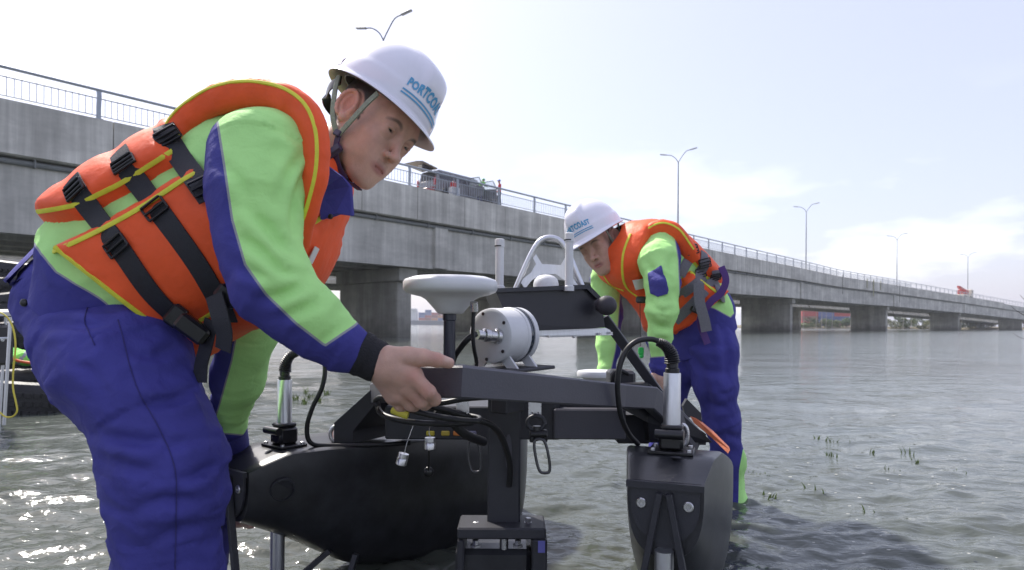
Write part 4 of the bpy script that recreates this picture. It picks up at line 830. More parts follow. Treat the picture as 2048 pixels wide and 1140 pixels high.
# ================================================================== people
SKIN = np.array([.56, .345, .27]); HAIR = np.array([.012, .010, .009])
skinm = mat_attr('skin', .46, .20, .28, 520, .45)
hairm = mat('hair', (.012, .010, .009), .55, var=.4, vs=120, bump=.8, bs=400)
eyem = mat_attr('eye', .12, 0, 0, spec=.7)
ORANGE = (.90, .115, .030); GREEN = (.47, .85, .29); BLUE = (.052, .051, .25); YEL = (.72, .70, .05); GREY = (.30, .31, .34)
vestm = mat('vest_nylon', ORANGE, .55, var=.10, vs=14, bump=.30, bs=34, spec=.3)
pipem = mat('vest_piping', YEL, .6, var=.12, vs=60)
webm = mat('strap_webbing', (.018, .019, .026), .6, var=.3, vs=200, bump=.3, bs=500)
webg = mat('grey_webbing', (.17, .165, .185), .65, var=.2, vs=200, bump=.3, bs=500)

helm = mat('helmet_shell', (.78, .77, .84), .22, var=.03, vs=20, coat=.35)
helmu = mat('helmet_lining', (.55, .5, .52), .6)
chinm = mat('chin_webbing', (.20, .24, .19), .7, var=.3, vs=160)
inkm = mat('helmet_ink', (.10, .36, .60), .4, var=.05)
tagm = mat('white_label', (.75, .74, .72), .6)
blackcuff = mat('black_cuff', (.010, .010, .013), .8, var=.3, bump=.4, bs=300)
jacketm = mat_bands('jacket_cloth', [(-.5, BLUE), (-.003, GREY), (.003, GREEN)], bump=.34, var=.09)
trousm = mat_bands('trouser_cloth', [(-.5, BLUE), (.0, GREEN)], bump=.36, var=.14)
collarm = mat_bands('collar_cloth', [(-.5, BLUE), (.4, BLUE)], bump=.3)

def frame(Fv, Lv):
    Fv = np.array(Fv, float); Fv /= np.linalg.norm(Fv); R = -np.array(Lv, float); R -= (R @ Fv) * Fv; R /= np.linalg.norm(R)
    return np.stack([R, Fv, np.cross(R, Fv)])          # rows: right, forward, up
def make_head(C, A, neck_to, sc=1.0, lid=.0052, h=.0021):
    """head and neck as one surface; local axes x = the person's right, y = face, z = crown"""
    v = Vol((-.105, -.135, -.215), (.105, .135, .15), h)
    v.ell((0, -.012, .048), (.076, .097, .086), k=.02)
    v.ell((0, .030, -.012), (.0590, .062, .092), k=.03)
    v.ell((0, .062, .040), (.058, .034, .045), k=.03)               # forehead
    for s in (-1, 1):
        v.cap((s * .052, .000, -.045), (s * .025, .066, -.098), .021, .017, k=.03)   # jaw
        v.ell((s * .039, .058, -.018), (.024, .026, .022), k=.025)  # cheekbone
        v.ell((s * .030, .062, -.052), (.022, .026, .028), k=.03)   # cheek
    v.ell((0, .078, -.098), (.022, .018, .017), k=.024)             # chin
    v.ell((0, .078, -.066), (.032, .022, .024), k=.02)              # muzzle
    v.cap((-.036, .080, .036), (.036, .080, .036), .010, .010, k=.02)   # brow
    for s in (-1, 1): v.ell((s * .0335, .100, .013), (.019, .020, .0125), k=.014, sub=True)
    v.cap((0, .089, .022), (0, .111, -.022), .0066, .0094, k=.014)  # nose
    v.ell((0, .1165, -.0285), (.0112, .0105, .0095), k=.008)
    for s in (-1, 1):
        v.ell((s * .0118, .101, -.0315), (.0078, .0105, .0078), k=.006)
        v.ell((s * .0065, .1075, -.0395), (.0034, .0046, .0035), k=.003, sub=True)
    # lids round the eyeball
    for s in (-1, 1):
        cx = s * .0335; cy = .0775; cz = .013
        up = []; lo = []
        for q in np.linspace(-1, 1, 9):
            x = q * .0165; ry = math.sqrt(max(0, .0138 ** 2 - (x * .80) ** 2))
            up.append(((cx + x, cy + ry * .93 + .0012, cz + lid * (1 - q * q) - .0012 * q * s * -1 - .002), .0030)); lo.append(((cx + x, cy + ry * .92, cz - .0088 + .0050 * q * q), .0026))
        v.chain(up, k=.004); v.chain(lo, k=.005)
        v.chain([((p[0], p[1] - .005, p[2] + .0085), .0052) for p, _ in up], k=.006)
        v.chain([((p[0], p[1] - .005, p[2] - .0065), .0042) for p, _ in lo], k=.006)
    # mouth
    ul = [((x, .0955 - 9.5 * x * x * 1.6, -.0615 - .0022 * abs(x / .02) + (-.0009 if abs(x) < .003 else 0)), .0050 - .07 * abs(x)) for x in np.linspace(-.0235, .0235, 9)]
    ll = [((x, .0945 - 9.5 * x * x * 1.7, -.0705 + .0035 * abs(x / .02)), .0058 - .10 * abs(x)) for x in np.linspace(-.020, .020, 7)]
    v.chain(ul, k=.005); v.chain(ll, k=.006)
    v.chain([((x, .1005 - 9.5 * x * x * 1.6, -.0657 - .001 * abs(x / .02)), .0016) for x in np.linspace(-.0165, .0165, 9)], k=.003, sub=True)
    # ears
    for s in (-1, 1):
        E = np.stack([[s * .90, .40, 0], [-.40 * s, .90, .10], [.0, -.10, 1]]); E /= np.linalg.norm(E, axis=1)[:, None]
        c = np.array([s * .0775, -.014, .002])
        v.ell(c, (.0085, .020, .033), E, k=.010); v.ell(c + np.array([-s * .008, .010, -.004]), (.012, .014, .024), k=.01)
        rim = [c + E.T @ np.array([.007, .0195 * math.cos(a), .004 + .031 * math.sin(a)]) for a in np.linspace(-.3, 4.3, 14)]
        v.chain([(p, .0042) for p in rim], k=.004)
        v.ell(c + E.T @ np.array([.010, .003, .004]), (.0085, .0105, .019), E, k=.005, sub=True)
        v.ell(c + E.T @ np.array([.004, .006, -.028]), (.006, .008, .009), E, k=.006)
        v.ell(c + E.T @ np.array([.005, .015, -.008]), (.005, .004, .007), E, k=.004)
    nk = np.asarray(A) @ ((np.asarray(neck_to) - C) / sc)
    v.cap((0, -.030, -.05), nk, .056, .060, k=.03)
    V, Q = v.mesh(1)
    x, y, z = V.T; col = np.tile(SKIN, (len(V), 1))
    def blend(w, c): nonlocal col; w = np.clip(w, 0, 1)[:, None]; col = col * (1 - w) + np.array(c) * w
    gs = lambda a, b_, c_, r: np.exp(-(((x - a) ** 2 + (y - b_) ** 2 + (z - c_) ** 2) / r ** 2))
    for s in (-1, 1):
        blend(.35 * gs(s * .05, .06, -.03, .03), (.50, .24, .18)); blend(.6 * gs(s * .083, -.012, .01, .03), (.56, .20, .15))
        bx = np.clip(np.abs(x - s * .036) / .021, 0, 2); blend(np.where((bx < 1) & (y > .04), .82 - .7 * bx ** 3, 0) * np.clip(1.5 - np.abs(z - (.0345 - .006 * np.clip((np.abs(x) - .036) / .02, -1, 1) ** 2 * 1.4)) / .0036, 0, 1), HAIR * 3)
        blend(.45 * gs(s * .0335, .09, .013, .016), (.34, .19, .14))
    lip = np.clip(1.35 - np.sqrt((x / .024) ** 2 + ((z + .0660) / .0105) ** 2), 0, 1) * (y > .07); blend(lip * 1.6, (.40, .175, .15))
    blend(.3 * gs(0, .11, -.028, .018), (.52, .25, .19))
    blend(np.clip((np.abs(x) < .02) * (y > .07) * (1.2 - np.abs(z + .054) / .006), 0, .18), HAIR * 6)
    # hair: skull behind the hairline, with a sideburn before the ear
    hl = np.minimum(z - .062 + .5 * np.clip(y - .06, -1, 0) + .55 * np.clip(.0 - y, 0, .06) * 0, 1)
    back = np.minimum(z + .052, -(y + .008)); side = np.minimum(np.minimum(z + .012, .028 - y), np.abs(x) - .055)
    hd = np.maximum(np.maximum(hl, back), side); ev = ((y + .013) / .030) ** 2 + ((z - .003) / .040) ** 2; ear = np.where(np.abs(x) > .055, np.clip((ev - 1) / .35, 0, 1), 1)
    jag = np.array([noise.noise((p * 160).tolist()) for p in V]) * .004
    blend(ear * np.clip((hd + jag) / .006, 0, 1) * .96, HAIR * 1.6)
    Wd = (V * sc) @ A + C
    return Wd, Q, col, v
def eyes(parent, C, A, sc=1., look=(.0, -.45)):
    for s in (-1, 1):
        c = np.array([s * .0335, .0775, .013]); mb = MB()
        g = np.array([look[0], 1, look[1]]); g /= np.linalg.norm(g)
        th = np.linspace(0, np.pi, 22); rings = []; cols = []
        a = np.cross(g, (0, 0, 1)); a /= np.linalg.norm(a); b = np.cross(a, g)
        for t in th:
            ph = np.arange(20) * 2 * np.pi / 20
            rings.append(c + .0125 * (math.cos(t) * g + (math.sin(t) + 1e-4) * (np.cos(ph)[:, None] * a + np.sin(ph)[:, None] * b)))
            cc = (.004, .004, .004) if t < .2 else (.03, .016, .009) if t < .50 else (.62, .58, .56); cols += [cc] * 20
        mb.loft(rings); V = (mb.verts() * sc) @ A + C
        link_mesh('eye', V, mb.f, eyem, parent, True, {'col': np.array(cols)})
def helmet(parent, C, A, sc=1., text_u=0., tilt=.0, code=True):
    """hard hat: ribbed dome, brim, peak; text wrapped on the front"""
    ct, st = math.cos(tilt), math.sin(tilt); T = np.array([[1, 0, 0], [0, ct, st], [0, -st, ct]]); A2 = T @ A
    base = np.array([0, -.004, .058]); na, nt_ = 96, 26
    def surf(a, t, off=0.):
        """a: angle from the front (toward the right), t: 0 brim .. 1 crown"""
        a = np.asarray(a, float); t = np.asarray(t, float)
        e = t * np.pi / 2; ca, sa = np.cos(a), np.sin(a)
        fr = np.where(ca > 0, .122, .128); k = np.cos(e) ** .80
        x = .113 * np.sign(sa) * np.abs(sa) ** .95 * k; y = fr * np.sign(ca) * np.abs(ca) ** .95 * k; z = .140 * np.sin(e) ** 1.06 + .0 * t
        r = np.sqrt(x * x + y * y + z * z) + 1e-6
        # raised crown panel with a peaked front edge, and a low step round the shell
        pan = 1 / (1 + np.exp((np.abs(x) - (.036 - .10 * np.clip(y, 0, 1) * 0)) / .0028)); pan = pan * np.clip((t - .16) * 6, 0, 1)
        ridge = pan * (.005 + .013 * np.clip(y / .09, 0, 1) * np.exp(-((t - .50) / .22) ** 2))
        step = .0028 / (1 + np.exp((t - .20) * 90))
        g = 1 + (ridge + step + off) / r
        return np.stack([x * g, y * g, z * g], -1) + base
    rings = []
    # brim: outside flare then the shell
    def brim(out, drop):
        a = np.arange(na) * 2 * np.pi / na; p = surf(a, np.zeros(na), 0); ca = np.cos(a); fr = np.clip(ca, 0, 1) ** 2.2
        d = p - base; d[:, 2] = 0; d /= np.linalg.norm(d, axis=1)[:, None]; ex = out * (1 + 0 * fr) + np.where(out > 0, 1, 0) * fr * .030 * min(1, out / .006)
        q = p + d * ex[:, None]; q[:, 2] += -drop - fr * .010 * min(1, out / .006); return q
    aa = np.arange(na) * 2 * np.pi / na
    outer = [brim(.0065, .0115), brim(.0065, .0085), brim(.0035, .006), brim(.001, .003)] + [surf(aa, np.full(na, t)) for t in np.concatenate([np.linspace(0, .3, 12), np.linspace(.33, .997, 26)])]
    inner = [surf(aa, np.full(na, t), -.004) for t in np.linspace(.97, 0, 14)] + [brim(.003, .009)]
    mb = MB(); rr = outer; V = rr
    mb.loft(rr, cap=False); f0 = len(mb.f)
    top = mb.n; mb.add([surf(0., 1.)], []); o = (len(rr) - 1) * na
    for j in range(na): mb.f.append((o + j, o + (j + 1) % na, top))
    # lining surface
    mi = MB(); mi.loft([brim(.0064, .0116)] + inner[::-1], cap=False)
    Vw = (mb.verts() * sc) @ A2 + C
    hm = link_mesh('helmet', Vw, mb.f, helm, parent, True); fixn(hm.data)
    lv = link_mesh('helmet_shell_inside', (mi.verts() * sc) @ A2 + C, mi.f, helmu, hm, True)
    # head band seen under the shell
    hb = MB(); zb = .066; ph = np.linspace(0, 2 * np.pi, 49)
    P = [np.array([.090 * math.sin(a), .106 * math.cos(a) - .008, zb - .006 * math.cos(a)]) for a in ph]
    hb.loft([[p + np.array([0, 0, -.009]), p * np.array([.97, .97, 1]) + np.array([0, 0, -.009]), p * np.array([.97, .97, 1]) + np.array([0, 0, .014]), p + np.array([0, 0, .014])] for p in P], cap=False)
    link_mesh('head_band', (hb.verts() * sc) @ A2 + C, hb.f, mat('head_band', (.16, .15, .19), .6), hm)
    # lettering
    fc = bpy.data.curves.new('txt', 'FONT'); fc.body = 'PORTCOAST'; fc.size = .0205; fc.align_x = 'CENTER'; fc.resolution_u = 2; fc.extrude = 0; fc.offset = .0010; fc.space_character = 1.06
    to = bpy.data.objects.new('txt', fc); COL.objects.link(to); dg = bpy.context.evaluated_depsgraph_get(); me = bpy.data.meshes.new_from_object(to.evaluated_get(dg))
    import bmesh
    b = bmesh.new(); b.from_mesh(me); bmesh.ops.triangulate(b, faces=b.faces[:])
    for _ in range(2): bmesh.ops.subdivide_edges(b, edges=[e for e in b.edges if e.calc_length() > .004], cuts=1); bmesh.ops.triangulate(b, faces=b.faces[:])
    tv = np.array([v.co[:] for v in b.verts]); tf = [tuple(v.index for v in f_.verts) for f_ in b.faces]; b.free()
    bpy.data.objects.remove(to); bpy.data.meshes.remove(me)
    def wrap(u, v_): # u metres to the reader's right = the wearer's left
        arc = .30 * u * u / .1
        return surf(-u / .118 + text_u, .21 + (v_ - .03 * (np.asarray(u) / .07) ** 2 * .12) / .150, .0012)
    V = wrap(tv[:, 0], tv[:, 1]); link_mesh('lettering', (V * sc) @ A2 + C, tf, inkm, hm)
    for dv, wd_ in ((-.008, .0026), (-.0135, .0026)):
        u = np.linspace(-.064, .064, 40); mb = MB(); mb.loft([[wrap(q, dv), wrap(q, dv - wd_)] for q in u], closed=False)
        link_mesh('underline', (mb.verts() * sc) @ A2 + C, mb.f, inkm, hm)
    if code:
        mb = MB(); g = [[surf(a, t, .0010) for t in np.linspace(.03, .15, 4)] for a in np.linspace(1.98, 2.25, 6)]; mb.loft(g, closed=False); 
        lb = link_mesh('sticker', (mb.verts() * sc) @ A2 + C, mb.f, mat('sticker', (.66, .65, .74), .4), hm)
        for k, (a0, a1, t0, t1) in enumerate(((1.99, 2.03, .07, .12), (2.045, 2.085, .07, .12), (2.10, 2.13, .07, .12), (2.15, 2.22, .10, .12), (2.15, 2.22, .06, .08))):
            mb = MB(); mb.loft([[surf(a, t, .0016) for t in (t0, t1)] for a in np.linspace(a0, a1, 3)], closed=False); link_mesh('print', (mb.verts() * sc) @ A2 + C, mb.f, mat('sticker_ink', (.10, .08, .35), .5), hm)
    return hm, lambda p: (np.asarray(p) * sc) @ A2 + C
def ribbon(name, pts, w, m, parent, nrm=None, th=.0018, k=6):
    """webbing: flat band along 3D points; nrm = outward normals (or one direction)"""
    P = smooth_path(pts, k) if k else [np.asarray(p) for p in pts]; n = len(P)
    if nrm is None: nrm = [np.array([0, -1., 0])]
    nr = [np.asarray(q, float) for q in nrm]; mb = MB(); rings = []
    for i, p in enumerate(P):
        t = P[min(i + 1, n - 1)] - P[max(i - 1, 0)]; t /= np.linalg.norm(t) + 1e-9
        q = nr[min(len(nr) - 1, int(round(i / max(1, n - 1) * (len(nr) - 1))))]; q = q - (q @ t) * t; q /= np.linalg.norm(q) + 1e-9; sd_ = np.cross(t, q)
        rings.append([p - sd_ * w / 2 - q * th, p + sd_ * w / 2 - q * th, p + sd_ * w / 2 + q * th * .6, p + q * th * 1.2, p - sd_ * w / 2 + q * th * .6])
    mb.loft(rings); return part(name, mb, m, parent, True)
class Torso:
    """loft through stations (back px, belly px, lateral half width, depth) with a parametric skin (s, phi)"""
    def __init__(s, st, lat=(0, -1, 0), ex=2.3, ns=150, nphi=200, ds=.08):
        s.st = st; s.ns = ns; s.nphi = nphi
        B = [W(*a[0], a[3] - ds) + np.array([0, ds, 0]) for a in st]; G = [W(*a[1], a[3] - ds) + np.array([0, ds, 0]) for a in st]; H = [np.array([a[2], 0, 0]) for a in st]
        k = 24; B, G, H = [np.array(smooth_path(x, k)) for x in (B, G, H)]
        u = np.linspace(0, len(B) - 1, ns); fi = lambda Aa: np.stack([np.interp(u, np.arange(len(Aa)), Aa[:, i]) for i in range(3)], 1)
        B, G, H = fi(B), fi(G), fi(H)[:, 0]; C = (B + G) / 2; a = (B - G) / 2; lat = np.array(lat, float); lat /= np.linalg.norm(lat)
        ph = np.arange(nphi) * 2 * np.pi / nphi; c, sn = np.cos(ph), np.sin(ph)
        cc = np.sign(c) * np.abs(c) ** (2 / ex); ss = np.sign(sn) * np.abs(sn) ** (2 / ex)
        s.V = C[:, None] + cc[None, :, None] * a[:, None] + ss[None, :, None] * (H[:, None] * lat)[:, None]
        i = np.arange(ns - 1)[:, None] * nphi; j = np.arange(nphi)[None, :]; j2 = (j + 1) % nphi
        s.Q = np.stack([i + j, i + j2, i + nphi + j2, i + nphi + j], -1).reshape(-1, 4)
        s.P = s.V.reshape(-1, 3); n = vnorm(s.P, s.Q)
        if np.mean(np.sum(n * (s.P - np.repeat(C, nphi, 0)), 1)) < 0: s.Q = s.Q[:, ::-1]; n = -n
        s.N = n; s.C = C; s.ph = ph
        # picture position of each skin point, the far half mirrored from the near half
        mir = (-np.arange(nphi)) % nphi; near = np.where(sn >= 0, np.arange(nphi), mir)
        s.px = proj(s.V[:, near].reshape(-1, 3))[0]
    def vest(s, keep_poly, hole_poly, th, parent, seed=0., sc=None, extra=None, straps=()):
        sdk = poly_sd(s.px, keep_poly); sdh = -poly_sd(s.px, hole_poly); sdm = np.minimum(sdk, sdh) * s.st[0][3] / F
        if extra is not None: sdm = np.minimum(sdm, extra)
        t = np.clip(sdm / .022, 0, 1); prof = np.sin(t * np.pi / 2) ** .55
        V = s.P + s.N * (-.006 + (th + .006) * prof * (sdm > 0))[:, None]
        wob = np.array([noise.noise((p * 7 + seed).tolist()) + .5 * noise.noise((p * 16 + seed).tolist()) for p in s.P])
        V = V + s.N * (wob * .006 * (t > .2))[:, None]
        pk_ = np.array([noise.noise((p * 60 + seed).tolist()) for p in s.P]); V = V + s.N * (pk_ * .0035 * np.exp(-((sdm - .018) / .012) ** 2))[:, None]
        for pth in straps:
            P = np.array(smooth_path([np.array([*p, 0.]) for p in pth], 8))[:, :2]; dd = np.min(np.linalg.norm(s.px[:, None] - P[None], axis=2), 1) * s.st[0][3] / F
            V = V - s.N * (.0055 * np.exp(-(dd / .024) ** 2) * (t > .3))[:, None]
        keep = (sdm[s.Q] > -.004).any(1); Q = s.Q[keep]
        used = np.unique(Q); re = np.full(len(V), -1); re[used] = np.arange(len(used))
        s.vV, s.vQ = V[used], re[Q]; s.bvh = BVHTree.FromPolygons(np.concatenate([V[used], s.P]).tolist(), np.concatenate([re[Q], s.Q + len(used)]).tolist())
        return link_mesh('life_vest', s.vV, s.vQ, vestm, parent, True)
    def hit(s, px, py, off=.0):
        d = W(px, py, 1.) - CP; d = d / np.linalg.norm(d)
        h = s.bvh.ray_cast(Vector(CP), Vector(d))
        if h[0] is None: return None
        n = np.array(h[1]); n = n if n @ d < 0 else -n
        return np.array(h[0]) + n * off, n
    def strap(s, name, path, w, m, parent, off=.004, step=9):
        P = smooth_path([np.array([*p, 0.]) for p in path], 14); pts, nr = [], []
        for q in P[::2]:
            h = s.hit(q[0], q[1], off)
            if h: pts.append(h[0]); nr.append(h[1])
        if len(pts) < 3: return None
        pts = np.array(pts); nr = np.array(nr)
        for _ in range(3):
            pts[1:-1] = (pts[:-2] + 2 * pts[1:-1] + pts[2:]) / 4; nr[1:-1] = (nr[:-2] + nr[1:-1] + nr[2:]) / 3
        return ribbon(name, list(pts), w, m, parent, list(nr), k=0)
    def piping(s, path, r, parent, name='piping', m=None, off=.001, k=14):
        P = smooth_path([np.array([*p, 0.]) for p in path], k); pts = []
        for q in P:
            h = s.hit(q[0], q[1], off)
            if h: pts.append(h[0])
        if len(pts) < 3: return
        pts = np.array(pts)
        for _ in range(2): pts[1:-1] = (pts[:-2] + 2 * pts[1:-1] + pts[2:]) / 4
        mb = MB(); mb.tube(list(pts), r, 8); return part(name, mb, m or pipem, parent, True)
    def buckle(s, px, py, ang, w, l, parent, kind='slider'):
        h = s.hit(px, py, .007)
        if not h: return
        p, n = h; d = W(px + 20 * math.cos(ang), py + 20 * math.sin(ang), 1.) - W(px, py, 1.); d -= (d @ n) * n; d /= np.linalg.norm(d); e = np.cross(n, d); mb = MB()
        for sg in (-1, 1): mb.box(p + e * sg * w / 2, (l, .004, .006), [d, e, n], .0015)
        for q in ((-.5, -.12, .22, .5) if kind == 'slider' else (-.5, .0, .5)): mb.box(p + d * q * l + n * .002, (.0042, w, .006), [d, e, n], .0015)
        return part('buckle', mb, plas, parent)
def shoulder_pad(bp_, cen, vo, sc, w=.027):
    P_ = smooth_path([W(*p) for p in bp_], 8); rings = []; pout = []
    for i, p in enumerate(P_):
        t = P_[min(i + 1, len(P_) - 1)] - P_[max(i - 1, 0)]; t /= np.linalg.norm(t); o_ = p - cen; o_ -= (o_ @ t) * t; o_ /= np.linalg.norm(o_); q = np.cross(t, o_); q = q if q[1] < 0 else -q
        wv = sc * (1 + .10 * noise.noise((p * 26).tolist()) + .05 * noise.noise((p * 70).tolist())); rings.append([p + o_ * w * wv * math.cos(a) * abs(math.cos(a)) ** -.3 + q * .020 * wv * math.sin(a) * (abs(math.sin(a)) + 1e-3) ** -.25 for a in np.linspace(0, 2 * np.pi, 20, endpoint=False) + .08]); pout.append(p + o_ * .020 * sc + q * .0165 * sc)
    mb = MB(); mb.loft(rings); part('shoulder_pad', mb, vestm, vo, True)
    ribbon('piping', pout[2:-6], .0065 * sc, pipem, vo, [(p - cen) * .4 + np.array([0, -.1, 0]) for p in pout[2:-6]], k=0)
def cloth_mesh(v, amp, fr, dirf=None, seed=0., stretch=2.6, relax=2):
    V, Q = v.mesh(relax); Nn = vnorm(V, Q); d = dirf(V) if dirf else None
    V = folds(V, Nn, amp, fr, d, seed, stretch); V = folds(V, Nn, amp * .45, fr * 2.6, d, seed + 9, stretch)
    return V, Q
def limb_dir(paths):
    A_ = np.array([a for p in paths for a in p[:-1]]); B_ = np.array([b for p in paths for b in p[1:]])
    def f(V):
        best = np.full(len(V), 1e9); out = np.zeros_like(V)
        for a, b in zip(A_, B_):
            e = b - a; t = np.clip(((V - a) @ e) / (e @ e), 0, 1); d = np.linalg.norm(V - a - t[:, None] * e, axis=1); m = d < best
            best[m] = d[m]; out[m] = e / np.linalg.norm(e)
        return out
    return f
def patch(name, poly, bv, off, m, parent, th=.002, step=3.0):
    """cloth patch: polygon in the picture laid on a surface"""
    import bmesh
    b = bmesh.new(); vs = [b.verts.new((x, y, 0)) for x, y in poly]; b.faces.new(vs); bmesh.ops.triangulate(b, faces=b.faces[:])
    for _ in range(4):
        es = [e for e in b.edges if e.calc_length() > step]
        if es: bmesh.ops.subdivide_edges(b, edges=es, cuts=1); bmesh.ops.triangulate(b, faces=b.faces[:])
    V = []; 
    for v in b.verts:
        d = W(v.co.x, v.co.y, 1.) - CP; h = bv.ray_cast(Vector(CP), Vector(d / np.linalg.norm(d)))
        if h[0] is None: V.append(None); continue
        n = np.array(h[1]); n = n if n @ d < 0 else -n; V.append(np.array(h[0]) + n * off)
    ok = [i for i in range(len(V)) if V[i] is not None]; re = {i: k for k, i in enumerate(ok)}; Fc = [tuple(re[v.index] for v in f.verts) for f in b.faces if all(v.index in re for v in f.verts)]; b.free()
    o = link_mesh(name, np.array([V[i] for i in ok]), Fc, m, parent, True); so = o.modifiers.new('s', 'SOLIDIFY'); so.thickness = th; return o
def bounds(P, m): P = np.array([p for p, r in P]); return P.min(0) - m, P.max(0) + m
def hand_vol(chains, palm, h=.0017, m=.04):
    allp = [q for c in chains for q in c] + [q for c in palm for q in c]; lo, hi = bounds(allp, m); v = Vol(lo, hi, h)
    for c in palm: v.chain(c, k=.016)
    for c in chains: v.chain(c, k=.0045)
    return v
def skin_col(V, red=None):
    col = np.tile(SKIN * .98, (len(V), 1))
    for c, r in (red or []):
        w = .5 * np.exp(-np.sum((V - c) ** 2, 1) / r ** 2)[:, None]; col = col * (1 - w) + np.array([.56, .25, .19]) * w
    return col
def nail(col, V, c, r, ax=None):
    w = np.clip(1.6 - np.linalg.norm((V - c) / np.asarray(r), axis=1) * 1.2, 0, 1)[:, None]; return col * (1 - w) + np.array([.60, .40, .32]) * w
def px_chain(L_): return [(W(a, b, d), r) for a, b, d, r in L_]

# ------------------------------------------------------------------ nearer worker
PA = thing('person', 'nearer worker in orange life vest and white helmet gripping the boat\'s bumper bar', 'person', W(250, 900, 1.35) * np.array([1, 1, 0]))
def worker_a():
    # --- head
    C = W(738.7, 258.9, 1.38); A = frame((.725, -.489, -.485), (.358, .869, -.341))
    neck = W(634, 318, 1.37)
    SL = np.diag([.93, 1, 1]) @ A; V, Q, col, _ = make_head(C, SL, neck, .98, .0070, .0018)
    # --- right hand, closed on the bar's end
    D0 = 1.16
    palm = [px_chain([(742, 722, 1.150, .030), (772, 728, 1.145, .030), (800, 738, 1.140, .028)]),
            px_chain([(790, 728, 1.135, .024), (826, 752, 1.135, .019)]), px_chain([(785, 740, 1.145, .026), (815, 772, 1.145, .019)]), px_chain([(778, 752, 1.160, .024), (800, 788, 1.160, .018)]), px_chain([(768, 752, 1.172, .022), (786, 793, 1.178, .016)])]
    fing = [px_chain([(828, 755, 1.130, .0145), (858, 784, 1.135, .0125), (869, 799, 1.160, .0118), (862, 801, 1.185, .0105), (846, 800, 1.196, .0095)]),
            px_chain([(815, 774, 1.140, .0145), (842, 803, 1.152, .0122), (850, 808, 1.182, .0115), (838, 806, 1.204, .010)]),
            px_chain([(800, 788, 1.155, .0135), (822, 810, 1.170, .0115), (828, 812, 1.198, .0105), (816, 808, 1.215, .0095)]),
            px_chain([(787, 794, 1.176, .0115), (800, 812, 1.188, .0100), (806, 813, 1.21, .0092), (800, 808, 1.225, .0085)]),
            px_chain([(782, 718, 1.130, .023), (815, 713, 1.126, .0175), (846, 715, 1.128, .0155), (874, 720, 1.138, .0128), (898, 726, 1.155, .0100)])]
    hv = hand_vol(fing, palm); HV, HQ = hv.mesh(1)
    reds = [(W(852, 782, 1.12), .016), (W(822, 800, 1.14), .014), (W(880, 714, 1.12), .018), (W(826, 752, 1.115), .015)]
    hc = skin_col(HV, reds); hc = nail(hc, HV, W(894, 719, 1.143), (.010, .012, .005))
    for kx, ky, kd in ((858, 784, 1.122), (842, 803, 1.14), (870, 713, 1.125)):      # shade of the finger-joint creases, painted as darker lines in the skin colour
        w_ = np.exp(-np.sum((HV - W(kx, ky, kd)) ** 2, 1) / .011 ** 2) * (.5 + .5 * np.sin((HV @ np.array([1., 0, -.8])) * 1500)); hc = hc * (1 - .28 * w_[:, None])
    # --- left hand under the bow of the left hull
    p2 = [px_chain([(470, 985, 1.92, .028), (474, 1015, 1.90, .032), (478, 1036, 1.88, .028)])]
    f2 = [px_chain([(482, 1036, 1.84 + .022 * i, .012), (494, 1048, 1.80 + .022 * i, .0108), (503 - 2 * i, 1050, 1.76 + .022 * i, .010)]) for i in range(4)] + [px_chain([(466, 1000, 1.88, .015), (452, 1024, 1.86, .013), (450, 1044, 1.84, .011)])]
    h2 = hand_vol(f2, p2, .002); H2, H2Q = h2.mesh(1)
    # --- forearms inside the sleeves join the hands to the trunk
    bv = Vol(*bounds([(W(40, 480, 1.6), 0), (W(800, 480, 1.0), 0), (W(500, 1020, 1.7), 0), (W(300, 250, 1.2), 0)], .05), .011)
    bv.chain(px_chain([(560, 300, 1.22, .05), (535, 560, 1.13, .042), (748, 722, 1.15, .026)]), k=.02); bv.chain(px_chain([(560, 400, 1.45, .05), (500, 650, 1.57, .045), (476, 755, 1.66, .036), (456, 850, 1.80, .03), (463, 920, 1.90, .028), (472, 990, 1.92, .026)]), k=.02)
    bv.chain(px_chain([(620, 330, 1.37, .06), (540, 400, 1.36, .13), (330, 500, 1.36, .13), (190, 600, 1.36, .12)]), k=.04)
    BV, BQ = bv.mesh(1)
    Vs = [V, HV, H2, BV]; Qs = [Q, HQ, H2Q, BQ]; off = np.cumsum([0] + [len(q) for q in Vs])
    link_mesh('body', np.concatenate(Vs), np.concatenate([q + o for q, o in zip(Qs, off)]), skinm, PA, True, {'col': np.concatenate([col, hc, skin_col(H2), skin_col(BV)])})
    eyes(PA, C, SL, .98, (.10, -.42))
    # --- trousers
    near = px_chain([(164, 620, 1.36, .114), (210, 690, 1.295, .123), (252, 737, 1.24, .127), (300, 838, 1.20, .102), (335, 925, 1.18, .102), (338, 985, 1.19, .100), (333, 1050, 1.20, .092), (336, 1140, 1.21, .098), (336, 1580, 1.24, .092)])
    far = px_chain([(190, 610, 1.44, .125), (285, 740, 1.60, .115), (368, 900, 1.72, .095), (392, 1040, 1.76, .088), (398, 1250, 1.78, .085), (398, 1380, 1.78, .08)])
    lo, hi = bounds(near + far, .2); tv = Vol(lo, hi, .0062)
    tv.chain(near, k=.05); tv.chain(far, k=.05); tv.cap(W(164, 592, 1.38), W(240, 612, 1.38), .114, .126, k=.05)
    tv.chain(px_chain([(268, 925, 1.20, .045), (272, 985, 1.20, .042), (305, 1045, 1.205, .04)]), k=.05)
    ld = limb_dir([[p for p, r in near], [p for p, r in far]]); TV, TQ = cloth_mesh(tv, .0070, 3.2, lambda V: ld(V) * .8 + np.array([.5, 0, .35]), 2., .5, 3); TV = folds(TV, vnorm(TV, TQ), .0035, 9, ld(TV), 5., 2.6)
